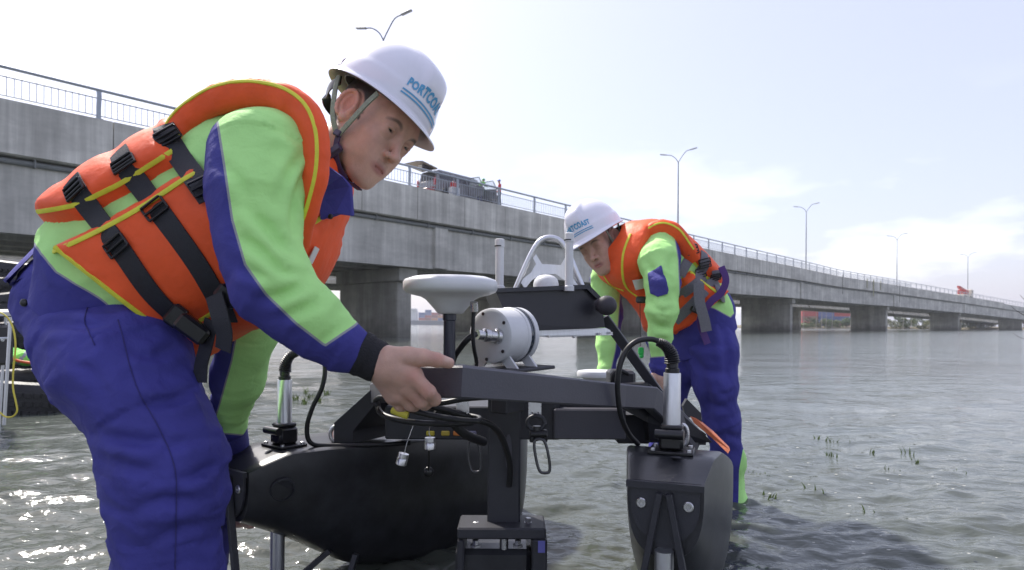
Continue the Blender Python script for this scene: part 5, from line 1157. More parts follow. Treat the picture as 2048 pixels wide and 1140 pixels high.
    for pth, dp, wd_ in (([(70, 655), (130, 648), (185, 650), (232, 634)], .010, .011), ([(215, 585), (262, 600), (300, 592), (345, 612)], .009, .011), ([(255, 700), (310, 712), (372, 690)], .008, .011), ([(262, 806), (330, 806), (380, 786), (415, 762)], .009, .012), ([(176, 862), (232, 878), (290, 884), (330, 872)], .011, .012), ([(216, 916), (268, 938), (312, 942)], .010, .012), ([(318, 905), (368, 882), (425, 872), (448, 868)], .008, .011), ([(350, 968), (400, 948), (446, 925)], .008, .011), ([(262, 1022), (330, 1000), (392, 1002)], .010, .012), ([(290, 1092), (350, 1062), (420, 1050)], .008, .012), ([(420, 760), (432, 820), (424, 880)], .006, .012), ([(130, 720), (180, 745), (215, 790)], .006, .012)):
        TV = crease(TV, vnorm(TV, TQ), pth, dp, wd_, 1.45)
    link_mesh('trousers', TV, TQ, trousm, PA, True, {'sd': np.full(len(TV), -.2)})
    # waistband, pocket seam and leg seam
    sb = BVHTree.FromPolygons(TV.tolist(), TQ.tolist())
    def on(px, py, off=.001):
        d = W(px, py, 1.) - CP; h = sb.ray_cast(Vector(CP), Vector(d / np.linalg.norm(d))); return None if h[0] is None else np.array(h[0]) + np.array(h[1]) * off
    for nm, path in (('leg_seam', [(236, 640), (272, 770), (320, 860), (350, 940), (352, 1040), (350, 1139)]), ('pocket_seam', [(185, 590), (170, 640), (190, 690)])):
        P = [on(q[0], q[1]) for q in smooth_path([np.array([*p, 0]) for p in path], 10)]; P = [p for p in P if p is not None]
        mb = MB(); mb.tube(P, .0011, 6); part(nm, mb, mat('seam_thread', (.030, .027, .15), .8), PA, True)
    for (bx, by) in ((52, 606),):
        p = on(bx, by, .004)
        if p is not None: mb = MB(); mb.ico(p, .008, 12, 6, (1, .5, 1)); part('button', mb, plas, PA, True)
    # --- jacket: trunk loft and sleeves
    T = Torso([((62, 582), (300, 725), .182, 1.38), ((76, 515), (335, 706), .19, 1.38), ((92, 440), (372, 672), .195, 1.38), ((190, 347), (430, 640), .192, 1.37), ((330, 265), (520, 610), .19, 1.37), ((430, 213), (572, 556), .20, 1.37), ((520, 190), (605, 488), .195, 1.37), ((572, 205), (622, 430), .16, 1.37), ((608, 240), (636, 385), .10, 1.37), ((622, 268), (638, 350), .06, 1.37)])
    ar = px_chain([(552, 308, 1.24, .088), (530, 325, 1.185, .100), (514, 400, 1.145, .086), (517, 490, 1.125, .0735), (545, 572, 1.115, .0745), (610, 634, 1.12, .063), (680, 688, 1.135, .0495), (722, 708, 1.145, .043)])
    al = px_chain([(540, 420, 1.50, .10), (515, 560, 1.54, .080), (498, 650, 1.57, .078), (476, 755, 1.66, .068), (455, 850, 1.80, .053), (462, 905, 1.88, .048)])
    lo, hi = bounds(ar + al, .16); jv = Vol(lo, hi, .0052); jv.chain(ar, k=.035); jv.chain(al, k=.035)
    JV, JQ = cloth_mesh(jv, .0038, 7., limb_dir([[p for p, r in ar], [p for p, r in al]]), 4., 2.4, 2)
    for pth, dp, wd_ in (([(640, 310), (602, 370), (588, 430), (592, 480)], .010, .011), ([(612, 300), (580, 345), (560, 400)], .007, .011), ([(476, 402), (520, 440), (560, 490), (598, 512)], .009, .011), ([(470, 470), (520, 500), (560, 540), (604, 548)], .009, .010), ([(470, 530), (510, 548), (548, 560)], .008, .010), ([(520, 600), (566, 590), (610, 570)], .008, .010), ([(560, 640), (604, 620), (648, 602)], .007, .010), ([(440, 330), (470, 350), (500, 400)], .007, .011), ([(640, 690), (664, 668), (690, 648)], .005, .009), ([(540, 250), (575, 262), (612, 290)], .006, .011)):
        JV = crease(JV, vnorm(JV, JQ), pth, dp, wd_, 1.36)
    arm_px, arm_d = proj(JV); isn = arm_d < 1.38
    gpoly = [(432, 240), (446, 330), (462, 440), (488, 530), (530, 590), (590, 648), (650, 694), (712, 652), (800, 560), (900, 300), (700, 100), (420, 100), (330, 160), (330, 330), (380, 320), (405, 270)]
    sdn = poly_sd(arm_px, gpoly) * arm_d / F
    fpoly = [(497, 560), (480, 620), (462, 720), (440, 800), (420, 866), (490, 872), (620, 700), (620, 500)]
    sdf = poly_sd(arm_px, fpoly) * arm_d / F
    sdv = np.where(isn, sdn, sdf)
    nT = len(T.P); tsd = np.full(nT, .2); hp = T.px
    tsd = np.maximum(-.4, np.minimum(.4, poly_sd(hp, [(0, 470), (62, 480), (110, 545), (200, 600), (300, 690), (400, 780), (900, 760), (900, 0), (0, 0)]) * 1.37 / F))
    Tv = folds(T.P, T.N, .004, 9, None, 3)
    link_mesh('jacket', np.concatenate([JV, Tv]), np.concatenate([JQ, T.Q + len(JV)]), jacketm, PA, True, {'sd': np.concatenate([sdv, tsd])})
    jk = PA.children[-1]
    # black under-cuff
    mb = MB(); P = [W(714, 703, 1.143), W(735, 714, 1.147), W(760, 726, 1.150)]; mb.tube(smooth_path(P, 4), [.041] * 4 + [.0385] * 4 + [.0365], 28); part('cuff', mb, blackcuff, PA, True)
    mb = MB(); P = [W(453, 856, 1.81), W(461, 905, 1.88), W(466, 960, 1.91)]; mb.tube(smooth_path(P, 4), [.054] * 4 + [.050] * 4 + [.042], 24); part('cuff', mb, mat('blue_cuff', BLUE, .8, bump=.3, bs=120), PA, True)
    # --- collar: standing band and open flap under the chin
    cl = MB(); ph = np.linspace(-.2, 1.18, 44) * np.pi * 1.25; ring0, ring1 = [], []
    cax = np.asarray(C) - neck; cax /= np.linalg.norm(cax); e1 = np.cross(cax, (0, 1, 0)); e1 /= np.linalg.norm(e1); e2 = np.cross(cax, e1)
    for r_, hgt, lst in ((.090, -.04, ring0), (.079, .028, ring1)):
        for a in ph: lst.append(neck + cax * hgt + r_ * (math.cos(a) * e1 + math.sin(a) * e2))
    ring2 = [p + (p - neck) * .10 + cax * -.004 for p in ring1]; ring3 = [p * 1.0 + (p - neck) * .10 - cax * .012 for p in ring0]
    cl.loft([ring0, ring1, ring2, ring3], closed=False); cv = cl.verts(); co = link_mesh('collar', cv, cl.f, collarm, jk, True, {'sd': np.full(len(cv), -.2)})
    flap = MB(); fp = [W(652, 330, 1.27), W(682, 352, 1.25), W(700, 372, 1.27), W(704, 432, 1.29), W(672, 428, 1.27), W(640, 440, 1.26), W(636, 385, 1.26)]; flap.slab(fp, (.2, .9, .1), .012)
    flap.slab([W(640, 372, 1.27), W(652, 340, 1.26), W(700, 385, 1.31), W(690, 425, 1.32), W(650, 440, 1.3)], (.2, .9, .1), .006)
    fo = link_mesh('collar_flap', flap.verts(), flap.f, collarm, jk, False, {'sd': np.full(flap.n, -.2)}); fixn(fo.data); bv_ = fo.modifiers.new('b', 'BEVEL'); bv_.width = .004; bv_.segments = 2
    mb = MB(); mb.ico(W(661, 433, 1.25), .0055, 12, 6, (1, .5, 1)); part('snap', mb, plas, jk, True)
    # jacket tail lifted off the waist
    tl = MB(); rows = []
    for i in range(9):
        q = i / 8; a = W(104 - 20 * q, 470 + 8 * q, 1.30 + .16 * q); b_ = W(40 + 10 * math.sin(q * 5), 528 + 6 * math.cos(q * 7), 1.28 + .16 * q); c_ = W(12 + 8 * math.sin(q * 4), 562 + 5 * math.sin(q * 6), 1.28 + .16 * q); d_ = W(100 - 10 * q, 530 + 6 * q, 1.27 + .16 * q)
        rows.append(smooth_path([a, b_, c_], 5) + [c_ + (0.004, 0, -.004)] + smooth_path([c_ + np.array((0.006, 0, -.006)), W(62, 548, 1.27 + .16 * q), d_, a + np.array((.03, 0, -.02))], 4))
    tl.loft(rows, closed=False); to = link_mesh('jacket_tail', tl.verts(), tl.f, collarm, jk, True, {'sd': np.full(tl.n, -.2)})
    # --- vest
    keep = [(66, 424), (84, 446), (104, 492), (250, 604), (362, 698), (420, 760), (600, 760), (760, 600), (690, 400), (662, 300), (640, 150), (560, 60), (300, 60), (0, 300)]
    hole = [(60, 447), (178, 441), (212, 416), (295, 364), (356, 326), (352, 300), (366, 268), (415, 232), (490, 207), (550, 207), (600, 222), (642, 265), (608, 380), (598, 440), (560, 460), (470, 430), (432, 362), (398, 335), (360, 357), (280, 409), (184, 462), (106, 500), (60, 484)]
    vo = T.vest(keep, hole, .034, PA, 1., straps=([(146, 362), (170, 402), (238, 490), (300, 580), (352, 632)], [(240, 305), (256, 338), (315, 415), (395, 525), (440, 605)], [(328, 255), (340, 285), (400, 370), (420, 400)]))
    for path in ([(70, 424), (110, 418), (158, 408), (190, 392), (250, 362), (300, 330), (345, 302)], [(108, 503), (186, 468), (283, 415), (362, 363), (398, 343)], [(352, 278), (366, 252), (400, 218), (440, 186), (490, 168)], [(110, 494), (180, 550), (260, 612), (330, 665), (366, 694)], [(640, 330), (652, 390), (648, 430), (604, 458)], [(400, 640), (428, 622), (432, 612)]):
        T.strap('piping', path, .0085, pipem, vo, .0012)
    bp_ = [(350, 292, 1.235), (360, 262, 1.235), (385, 232, 1.225), (435, 200, 1.20), (495, 186, 1.18), (560, 194, 1.165), (606, 222, 1.155), (628, 270, 1.15), (630, 335, 1.15), (616, 400, 1.16), (600, 450, 1.18), (594, 480, 1.2)]
    shoulder_pad(bp_, W(520, 330, 1.22), vo, 1.)
    for nm, path, w in (('strap', [(146, 362), (170, 402), (238, 490), (300, 580), (352, 632), (384, 655)], .040), ('strap', [(240, 305), (256, 338), (315, 415), (395, 525), (440, 605), (455, 640)], .040), ('strap', [(328, 255), (340, 285), (400, 370), (420, 400)], .040)):
        T.strap(nm, path, w, webm, vo)
    for (x, y, k_) in ((155, 382, 'slider'), (252, 332, 'slider'), (338, 275, 'slider'), (238, 492, 'tri'), (314, 418, 'tri'), (406, 374, 'tri')): T.buckle(x, y, math.radians(55), .043, .026, vo, k_)
    def loose(path, w): return ribbon('strap', [W(*p) for p in path], w, webm, vo, [np.array([-.3, -1, .1])])
    loose([(428, 590, 1.16), (440, 635, 1.155), (448, 668, 1.16), (446, 700, 1.17)], .036)
    loose([(422, 640, 1.19), (412, 690, 1.2), (402, 730, 1.21), (400, 765, 1.21)], .030)
    mb = MB(); mb.box(W(386, 658, 1.185), (.062, .03, .036), [[.75, .2, -.62], [-.2, 1, 0], [.62, 0, .75]], .006); mb.box(W(352, 632, 1.19), (.03, .02, .044), [[.75, .2, -.62], [-.2, 1, 0], [.62, 0, .75]], .005); part('clip', mb, plas, vo)
    mb = MB(); mb.box(W(456, 592, 1.18), (.045, .025, .034), [[.75, .2, -.62], [-.2, 1, 0], [.62, 0, .75]], .006); part('clip', mb, plas, vo)
    mb = MB(); hq = T.hit(622, 508, .006)
    if hq is not None:
        n = hq[1]; d = W(660, 480, 1) - W(622, 508, 1); d -= (d @ n) * n; d /= np.linalg.norm(d); mb.box(hq[0], (.034, .02, .002), [d, np.cross(n, d), n]); part('care_label', mb, tagm, vo)
    # --- helmet and straps
    hm, hp_ = helmet(PA, C + A[2] * .004 - A[1] * .008, A, .97, .10, .05)
    def lp(*p): return (np.array(p) * .98) @ A + C
    j = W(690, 268, 1.225)
    ns = [-A[0] * 0 + A[0]]
    ribbon('chin_strap', [lp(.093, .062, .050), lp(.089, .050, .020), lp(.080, .034, -.022), lp(.073, .022, -.06)], .013, chinm, hm, ns)
    ribbon('chin_strap', [lp(.092, -.070, .045), lp(.091, -.048, .010), lp(.083, -.016, -.035), lp(.073, .016, -.062)], .011, chinm, hm, ns)
    ribbon('chin_strap', [lp(.073, .020, -.058), lp(.068, .028, -.080), lp(.058, .040, -.103), lp(.03, .058, -.122), lp(-.03, .058, -.120)], .013, mat('purple_webbing', (.05, .03, .09), .6), hm, ns)
    mb = MB(); mb.box(lp(.066, .034, -.094), (.012, .020, .036), [A[0], A[1] * .9 - A[2] * .4, A[2] * .9 + A[1] * .4], .003); mb.box(lp(.076, .019, -.060), (.006, .018, .014), A, .002); part('strap_buckle', mb, mat('strap_plastic', (.035, .02, .06), .35), hm)
    ribbon('nape_strap', [lp(.088, -.06, .04), lp(.078, -.088, .018), lp(.04, -.112, -.005), lp(-.03, -.115, -.008)], .022, plas, hm, [A[0], -A[1]])
worker_a()
# ------------------------------------------------------------------ farther worker
PB = thing('person', 'farther worker in grey-strapped orange vest bending over the boat on its right', 'person', W(1420, 900, 2.9) * np.array([1, 1, 0]))
def worker_b():
    C = W(1201.3, 491.4, 2.82); A = frame((-.525, -.765, -.370), (.69, -.600, .36)); neck = W(1252, 512, 2.88)
    V, Q, col, _ = make_head(C, A, neck, 1.0, .0045, .0032)
    def hnd(w, D, s=1):
        x, y = w; palm = [px_chain([(x, y, D, .026), (x - 1, y + 14, D, .028), (x - 2, y + 26, D, .024)])]
        fi = [px_chain([(x - 10 + 6 * i, y + 28, D + .004 * i, .0105), (x - 12 + 6 * i, y + 42, D + .01, .0095), (x - 10 + 6 * i, y + 50, D + .04, .0085)]) for i in range(4)] + [px_chain([(x - 9, y + 10, D - .02, .013), (x - 16, y + 24, D - .03, .011), (x - 14, y + 34, D - .02, .009)])]
        return hand_vol(fi, palm, .0028).mesh(1)
    h1 = hnd((1318, 742), 2.60); h2 = hnd((1212, 750), 2.88)
    bv = Vol(*bounds([(W(1180, 480, 2.5), 0), (W(1480, 780, 3.1), 0)], .05), .014)
    bv.chain(px_chain([(1315, 510, 2.66, .05), (1323, 625, 2.57, .036), (1318, 745, 2.60, .026)]), k=.02); bv.chain(px_chain([(1222, 540, 2.97, .045), (1218, 620, 2.98, .034), (1217, 690, 2.93, .03), (1212, 752, 2.88, .026)]), k=.02)
    bv.chain(px_chain([(1262, 515, 2.84, .06), (1310, 545, 2.84, .12), (1400, 610, 2.85, .13)]), k=.04); b = bv.mesh(1)
    Vs = [V, h1[0], h2[0], b[0]]; Qs = [Q, h1[1], h2[1], b[1]]; off = np.cumsum([0] + [len(q) for q in Vs])
    link_mesh('body', np.concatenate(Vs), np.concatenate([q + o for q, o in zip(Qs, off)]), skinm, PB, True, {'col': np.concatenate([col] + [skin_col(q) for q in Vs[1:]])})
    eyes(PB, C, A, 1., (0, -.7))
    near = px_chain([(1410, 645, 2.84, .130), (1424, 700, 2.80, .112), (1430, 770, 2.78, .096), (1442, 840, 2.82, .084), (1456, 920, 2.88, .076), (1462, 1010, 2.93, .074), (1462, 1120, 2.95, .07)])
    far = px_chain([(1400, 640, 2.95, .14), (1358, 715, 2.95, .115), (1330, 790, 2.95, .098), (1335, 900, 3.0, .085), (1338, 1060, 3.04, .078)])
    lo, hi = bounds(near + far, .2); tv = Vol(lo, hi, .010); tv.chain(near, k=.05); tv.chain(far, k=.05); tv.cap(W(1412, 622, 2.86), W(1385, 645, 2.88), .12, .125, k=.05)
    ld = limb_dir([[p for p, r in near], [p for p, r in far]]); TV, TQ = cloth_mesh(tv, .0055, 3.4, lambda V: ld(V) + np.array([.35, 0, .1]), 12., .45, 2)
    for pth in ([(1360, 668), (1400, 690), (1440, 690)], [(1378, 705), (1410, 740), (1450, 745)], [(1395, 730), (1415, 790), (1420, 850)], [(1440, 640), (1452, 700), (1450, 760)], [(1412, 800), (1440, 815), (1474, 800)], [(1425, 880), (1450, 870), (1484, 880)], [(1330, 700), (1350, 730), (1370, 740)]): TV = crease(TV, vnorm(TV, TQ), pth, .012, .018, 3.1)
    q, d = proj(TV); sdt = poly_sd(q, [(1486, 898), (1478, 940), (1474, 1140), (1600, 1140), (1600, 880)]) * d / F
    link_mesh('trousers', TV, TQ, trousm, PB, True, {'sd': sdt})
    T = Torso([((1474, 645), (1356, 724), .165, 2.88), ((1464, 608), (1340, 702), .17, 2.88), ((1445, 570), (1326, 664), .175, 2.87), ((1416, 534), (1314, 622), .18, 2.86), ((1381, 497), (1290, 592), .19, 2.85), ((1346, 466), (1262, 566), .19, 2.84), ((1308, 450), (1232, 545), .19, 2.83), ((1270, 452), (1228, 522), .14, 2.82), ((1252, 460), (1216, 508), .08, 2.82)], lat=(.25, -1, 0), ns=110, nphi=140, ds=.1)
    ar = px_chain([(1322, 492, 2.70, .085), (1318, 520, 2.63, .088), (1325, 570, 2.58, .074), (1323, 625, 2.56, .066), (1319, 680, 2.58, .056), (1320, 728, 2.59, .042), (1320, 748, 2.60, .037)])
    al = px_chain([(1228, 530, 2.98, .085), (1212, 560, 3.0, .078), (1218, 620, 2.98, .068), (1217, 690, 2.93, .060), (1214, 745, 2.89, .046), (1213, 765, 2.88, .04)])
    lo, hi = bounds(ar + al, .14); jv = Vol(lo, hi, .0085); jv.chain(ar, k=.035); jv.chain(al, k=.035)
    JV, JQ = cloth_mesh(jv, .0055, 7, limb_dir([[p for p, r in ar], [p for p, r in al]]), 24., 2.4, 2)
    for pth in ([(1292, 520), (1310, 545), (1340, 560)], [(1296, 600), (1320, 622), (1346, 618)], [(1300, 640), (1322, 655), (1342, 650)], [(1350, 500), (1338, 540), (1342, 580)], [(1304, 690), (1322, 680), (1338, 684)]): JV = crease(JV, vnorm(JV, JQ), pth, .009, .014, 2.76)
    q, d = proj(JV); isn = d < 2.76
    gp = [(1280, 440), (1350, 470), (1358, 520), (1360, 570), (1362, 640), (1358, 712), (1300, 716), (1285, 620), (1270, 520)]
    pk = [(1297, 548), (1323, 532), (1336, 580), (1334, 588), (1316, 594), (1302, 586)]
    sdn = poly_sd(q, gp) * d / F
    sdf = poly_sd(q, [(1180, 500), (1243, 560), (1238, 640), (1232, 700), (1222, 745), (1180, 745)]) * d / F
    sdt2 = np.minimum(.4, poly_sd(T.px, [(1100, 400), (1300, 430), (1372, 480), (1470, 570), (1490, 600), (1462, 636), (1428, 618), (1410, 612), (1350, 655), (1250, 700), (1100, 700)]) * 2.85 / F)
    yoke = poly_sd(T.px, [(1302, 470), (1340, 462), (1364, 485), (1350, 502), (1325, 486)]) * 2.85 / F; sdt2 = np.where(yoke > 0, -yoke - .004, sdt2)
    Tv = folds(T.P, T.N, .005, 8, None, 6)
    jk = link_mesh('jacket', np.concatenate([JV, Tv]), np.concatenate([JQ, T.Q + len(JV)]), jacketm, PB, True, {'sd': np.concatenate([np.where(isn, sdn, sdf), sdt2])})
    jb = BVHTree.FromPolygons(JV.tolist(), JQ.tolist()); patch('sleeve_pocket', pk, jb, .004, mat('blue_patch', BLUE, .8, bump=.3, bs=120), jk)
    cl = MB(); cax = C - neck; cax /= np.linalg.norm(cax); e1 = np.cross(cax, (0, 1, 0)); e1 /= np.linalg.norm(e1); e2 = np.cross(cax, e1); ph = np.linspace(0, 2 * np.pi, 40); R = []
    for r_, hg in ((.10, -.05), (.080, .022), (.086, .022), (.108, -.02)): R.append([neck + cax * hg + r_ * (math.cos(a) * e1 + math.sin(a) * e2) for a in ph])
    cl.loft(R, closed=False); link_mesh('collar', cl.verts(), cl.f, collarm, jk, True, {'sd': np.full(cl.n, -.2)})
    z = lambda L_: [(1100 + a / 2.714, 360 + b / 2.714) for a, b in L_]
    keep = z([(985, 560), (972, 596), (930, 640), (860, 700), (760, 790), (680, 835), (560, 800), (400, 720), (180, 640), (200, 420), (360, 300), (380, 160), (700, 150), (1000, 420)])
    hole = z([(548, 305), (640, 288), (700, 340), (755, 430), (860, 530), (990, 592), (975, 616), (850, 566), (764, 497), (712, 540), (690, 660), (600, 650), (530, 600), (498, 450)])
    vo = T.vest(keep, hole, .036, PB, 5.)
    for path in ([(548, 305), (640, 240), (700, 300), (755, 400)], [(765, 425), (860, 540), (960, 585)], [(764, 500), (850, 570), (905, 610)], [(437, 292), (398, 400), (395, 520), (420, 590), (485, 640)], [(285, 505), (330, 570), (400, 600)]): T.strap('piping', z(path), .011, pipem, vo, .0015)
    shoulder_pad([(1292, 545, 2.70), (1285, 505, 2.69), (1294, 472, 2.68), (1322, 455, 2.66), (1350, 464, 2.65), (1372, 494, 2.66), (1388, 520, 2.68)], W(1330, 530, 2.72), vo, 1.25)
    for path in ([(762, 345), (770, 395), (735, 460), (705, 520)], [(832, 395), (838, 460), (808, 510), (806, 600)], [(895, 490), (895, 530), (800, 645), (680, 765)], [(840, 530), (780, 570), (690, 640)], [(892, 560), (925, 610), (940, 640)]): T.strap('strap', z(path), .042, webg, vo, .005)
    for x, y in z([(772, 382), (838, 450), (814, 505), (896, 520)]): T.buckle(x, y, math.radians(75), .048, .036, vo)
    ribbon('strap', [W(*p, 2.60) for p in z([(808, 560), (812, 660), (838, 760), (850, 822)])], .042, webg, vo, [np.array([-.2, -1, .1])])
    ribbon('strap', [W(*p, 2.63) for p in z([(930, 470), (955, 540), (930, 610), (870, 665), (815, 760), (855, 890)])], .030, mat('purple_webbing2', (.07, .02, .16), .6), vo, [np.array([.2, -1, .1])])
    mb = MB(); mb.box(W(*z([(790, 705)])[0], 2.62), (.05, .025, .03), [[.8, 0, -.3], [0, 1, 0], [.3, 0, .8]], .006); mb.box(W(*z([(500, 650)])[0], 2.62), (.05, .02, .028), None, .006); part('clip', mb, plas, vo)
    patch('care_label', z([(448, 540), (505, 532), (524, 580), (468, 592)]), T.bvh, .004, tagm, vo)
    mb = MB(); mb.tube([W(1280, 602, 2.62), W(1281, 692, 2.62)], .0012, 6); mb2 = MB(); mb2.box(W(1282, 702, 2.62), (.022, .014, .03), None, .004); mb2.ico(W(1283, 712, 2.62), .010, 10, 6); part('whistle', mb2, mat('green_whistle', (.02, .5, .08), .4), vo); part('cord', mb, rub, vo)
    hm, _ = helmet(PB, C, A, 1.07, -.05, .04, False)
    def lp(*p): return np.array(p) @ A + C
    ns = [-A[0]]
    ribbon('chin_strap', [lp(-.093, .062, .060), lp(-.088, .048, .020), lp(-.078, .030, -.03), lp(-.068, .034, -.075), lp(-.03, .06, -.118)], .012, chinm, hm, ns)
    ribbon('chin_strap', [lp(-.092, -.070, .050), lp(-.090, -.046, .010), lp(-.080, -.006, -.045), lp(-.072, .026, -.07)], .011, chinm, hm, ns)
worker_b()
# ================================================================== tyres, table and cable behind the nearer worker
tyrem = mat('tyre_rubber', (.014, .014, .016), .5, var=.35, vs=14, bump=.4, bs=60)
TW = [(-70, 806, 5.5, 1.0, 'bottom tyre at the left picture edge, under the table'), (62, 800, 5.7, 1.1, 'bottom tyre nearest the worker\'s thigh, lying in the water'), (-20, 768, 5.9, 1.05, 'second-layer tyre at the left edge behind the table leg'), (80, 762, 6.1, 1.1, 'second-layer tyre reaching behind the worker\'s thigh'), (30, 735, 6.2, 1.05, 'third-layer tyre under the bright green jacket'), (-30, 700, 6.4, 1.0, 'fourth-layer tyre beside the bright green jacket'), (60, 672, 6.7, 1.05, 'tyre behind the green jacket, below the table top'), (-10, 640, 6.8, 1.0, 'tyre behind the table top'), (50, 612, 7.0, 1.05, 'upper tyre behind the worker\'s hip'), (0, 582, 7.1, 1.0, 'second tyre from the top of the pile'), (40, 556, 7.3, 1.0, 'topmost tyre of the pile under the bridge')]
for i, (x, y, D, sc, lab) in enumerate(TW):
    c = W(x, y, D); T = thing('tyre', 'black ' + lab, 'tyre', c, 'old tyres piled at the left edge'); ax = np.array([random.uniform(-.16, .16), random.uniform(-.2, .1), 1]); R = .36 * sc
    prof = [(R * .58, -.09), (R * .72, -.115), (R * .92, -.105), (R * .99, -.075), (R, -.03), (R, .03), (R * .99, .075), (R * .92, .105), (R * .72, .115), (R * .58, .09), (R * .56, .06), (R * .80, .03), (R * .80, -.03), (R * .56, -.06), (R * .58, -.09)]
    prof = [(a_, b_ * 1.55) for a_, b_ in prof]; mb = MB(); axn = ax / np.linalg.norm(ax); t = np.array([1., 0, 0]); a = np.cross(axn, t); a /= np.linalg.norm(a); b = np.cross(axn, a); th = np.arange(44) * 2 * np.pi / 44
    mb.loft([c + axn * z + r * (np.cos(th)[:, None] * a + np.sin(th)[:, None] * b) for r, z in prof], cap=False); part('carcass', mb, tyrem, T, True)
    mb = MB()
    for k in range(44):
        an = k * 2 * np.pi / 44; e = math.cos(an) * a + math.sin(an) * b; tt = np.cross(axn, e)
        for zz in (-.075, .0, .075): mb.box(c + e * (R + .003) + axn * zz + tt * (.012 if zz == 0 else 0), (.016, R * .105, .042), [e, tt, axn], .003)
    tr = part('tread', mb, tyrem, T); tr['kind'] = 'stuff'
TB = thing('folding_table', 'light grey folding table with thin metal legs at the left picture edge', 'table', W(-60, 830, 4.4) * np.array([1, 1, 0])); D = 4.4
mb = MB(); mb.slab([W(-220, 632, D), W(27, 632, D), W(22, 626, D + .5), W(-220, 626, D + .5)], (0, 0, 1), .028); part('table_top', mb, mat('table_plastic', (.55, .55, .57), .5), TB)
for x0, x1 in ((21, 8), (-150, -160), (12, -2)):
    dd = .0 if x0 != 12 else .4; mb = MB(); mb.tube([W(x0, 634, D + dd), W(x1, 850, D + dd)], .011, 10); part('leg', mb, alu, TB, True)
mb = MB(); mb.tube([W(-150, 680, D), W(18, 676, D)], .008, 8); part('crossbar', mb, alu, TB, True)
YC = thing('cable', 'yellow cable looping down from the folding table', 'cable', W(20, 830, 4.2)); mb = MB(); mb.tube(smooth_path([W(*p, 4.25) for p in ((-40, 618), (-10, 621), (14, 634), (27, 660), (31, 695), (27, 735), (26, 775), (32, 805), (34, 822), (25, 833), (10, 833), (-8, 820), (-40, 812))], 8), .0055, 8); part('cord', mb, mat('yellow_cord', (.62, .52, .06), .5), YC, True)
v = Vol(W(-80, 760, 5.4) - .1, W(110, 660, 6.0) + .25, .012); cj = W(38, 713, 5.75)
v.ell(cj, (.16, .12, .055), k=.04); v.ell(cj + np.array([.10, -.03, -.02]), (.10, .10, .05), k=.05); v.ell(cj + np.array([-.10, .0, .02]), (.10, .1, .05), k=.05)
V, Q = cloth_mesh(v, .012, 9, None, 3.); q_, d_ = proj(V); sdj = np.where(np.abs(q_[:, 0] - 46 + (q_[:, 1] - 713) * .8) < 4.5, 0, .2)
JC = thing('safety_jacket', 'bright green safety jacket bundled on the tyres at the left edge', 'jacket', cj); link_mesh('cloth', V, Q, mat_bands('hi_vis_cloth', [(-.5, GREY), (.1, (.25, .72, .12))], bump=.4), JC, True, {'sd': sdj})
mb = MB(); mb.tube(smooth_path([W(-30, 720, 5.55), W(10, 715, 5.55), W(38, 722, 5.6), W(62, 726, 5.6)], 5), .012, 8); part('orange_trim', mb, mat('orange_trim', (.7, .12, .03), .6), JC, True)
mb = MB(); mb.box(W(-12, 690, 4.75), (.16, .2, .30), None, .02); mb.box(W(-12, 655, 4.75), (.10, .12, .06), None, .01); BX = thing('instrument_case', 'black instrument case hanging under the folding table', 'case', W(-12, 720, 4.75)); part('case_body', mb, dark, BX); mb = MB(); mb.lathe(W(6, 680, 4.66), [(.012, 0), (.012, .006), (0, .008)], 12, (0, -1, 0)); part('knob', mb, sil, BX)
# ================================================================== weed tips in the water
weedm = mat('weed_leaf', (.14, .19, .05), .6, var=.5, vs=30)
def weed(px, py, n, h, label, seed, spread=.6):
    r = random.Random(seed); D = CAMH * F / (py - PY - (px - PX) * ROLL); b = W(px, py, D); b[2] = -.01; T = thing('water_weed', label, 'water weed', b, 'weed tips poking out of the water')
    for k in range(n):
        d = np.array([r.uniform(-1, 1), r.uniform(-1, 1), 0]) * spread; L_ = h * .6 * r.uniform(.6, 1.2); o = b + np.array([r.uniform(-.03, .03), r.uniform(-.05, .05), 0]); P = smooth_path([o, o + np.array([0, 0, L_ * .5]) + d * L_ * .25, o + np.array([0, 0, L_ * .9]) + d * L_ * .8], 4); mb = MB(); n_ = len(P); w = r.uniform(.004, .008)
        sd_ = np.array([1., .3, 0]); mb.loft([[p - sd_ * w * (1 - i / n_) - (0, 0, 0), p + np.array([0, w * .3, 0]), p + sd_ * w * (1 - i / n_)] for i, p in enumerate(P)], closed=True); part('blade', mb, weedm, T)
WD = [(1640, 880, 5, .07, 'upright weed tip, farthest left of the upper weed group'), (1665, 884, 7, .08, 'tall leafy weed tip in the upper weed group'), (1698, 888, 4, .05, 'pale low weed tip right of the leafy one'), (1667, 912, 7, .06, 'spreading pale weed tuft below the leafy one'), (1746, 906, 4, .07, 'single upright weed tip in the middle of the group'), (1816, 906, 4, .07, 'upright weed tip on the right of the group'), (1826, 921, 6, .04, 'low weed cluster at the right of the group'), (1787, 940, 6, .05, 'brownish weed tuft below the middle of the group'), (1504, 944, 4, .04, 'small weed nearest the farther worker\'s leg'), (1523, 947, 4, .04, 'small weed just right of the farther worker\'s leg'), (1540, 990, 5, .05, 'weed below and right of the farther worker\'s shin'), (1632, 982, 3, .07, 'thin dark weed shoot in open water'), (1727, 1020, 3, .06, 'lowest dark weed shoot on the right'), (1918, 944, 5, .04, 'pale floating weed at the right'), (1908, 1024, 4, .03, 'flat brown weed at lower right')]
for i, (x, y, n, h, lab) in enumerate(WD): weed(x, y, n, h, lab, i)
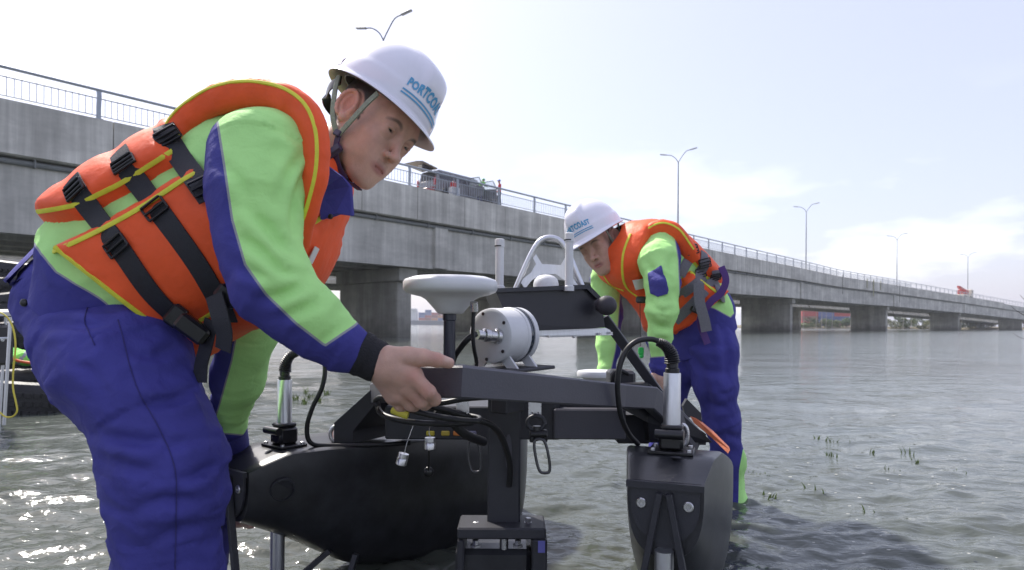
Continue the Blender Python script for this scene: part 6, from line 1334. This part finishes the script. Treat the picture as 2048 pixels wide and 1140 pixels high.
for i, (x, y) in enumerate(((592, 800), (606, 806), (622, 796), (640, 802), (654, 788), (612, 786))): weed(x, y, 9, .14, ('leftmost', 'second', 'third', 'fourth', 'rightmost', 'rearmost')[i] + ' sparse reed tuft in the water behind the left pole', 40 + i, .9)
# twigs reaching in at the right edge
TG = thing('bare_branch', 'thin bare twigs reaching in at the right picture edge', 'branch', W(2090, 660, 3.0)); mb = MB()
for P in (((2110, 640), (2080, 620), (2052, 602), (2040, 590)), ((2080, 620), (2056, 632), (2034, 622), (2022, 612)), ((2110, 700), (2070, 682), (2042, 676), (2026, 666)), ((2070, 682), (2050, 660), (2046, 640))): mb.tube(smooth_path([W(*p, 3.0) for p in P], 4), [.0022 * (1 - .7 * i / 12) for i in range(13)][:4 * (len(P) - 1) + 1], 6)
part('twig', mb, mat('twig_bark', (.12, .10, .09), .8), TG, True)
# foam flecks and bits drifting on the water
g = np.random.default_rng(5); mb = MB()
for _ in range(110):
    px = g.uniform(1480, 2048) if g.random() < .75 else g.uniform(0, 1000); py = g.uniform(790, 1120) if px > 1000 else g.uniform(760, 1000); D = CAMH * F / (py - PY - (px - PX) * ROLL); c = W(px, py, D); r = g.uniform(.002, .007) * min(1.6, D / 3); th = np.arange(7) * 2 * np.pi / 7; rr = r * g.uniform(.6, 1.3, 7)
    mb.add(np.stack([c[0] + 1.4 * rr * np.cos(th), c[1] + rr * np.sin(th), np.full(7, .0075)], 1), [tuple(range(7))])
fo = part('foam_flecks', mb, mat('foam', (.42, .42, .38), .6), None); tag(fo, 'pale flecks of foam and petals drifting on the water', 'foam', kind='stuff')

# ================================================================== thin haze over the river
hz = MB(); hz.box((0, 0, 15), (7000, 7000, 36)); hm_ = bpy.data.materials.new('thin_haze'); hm_.use_nodes = True; hn = hm_.node_tree; hn.nodes.clear(); ho = hn.nodes.new('ShaderNodeOutputMaterial'); hv_ = hn.nodes.new('ShaderNodeVolumePrincipled'); hv_.inputs['Density'].default_value = .0004; hv_.inputs['Color'].default_value = (.86, .90, .97, 1); hv_.inputs['Anisotropy'].default_value = .2; hn.links.new(hv_.outputs[0], ho.inputs['Volume'])
hzo = part('haze', hz, hm_, None); tag(hzo, 'thin pale haze in the air over the river', 'haze', kind='stuff')
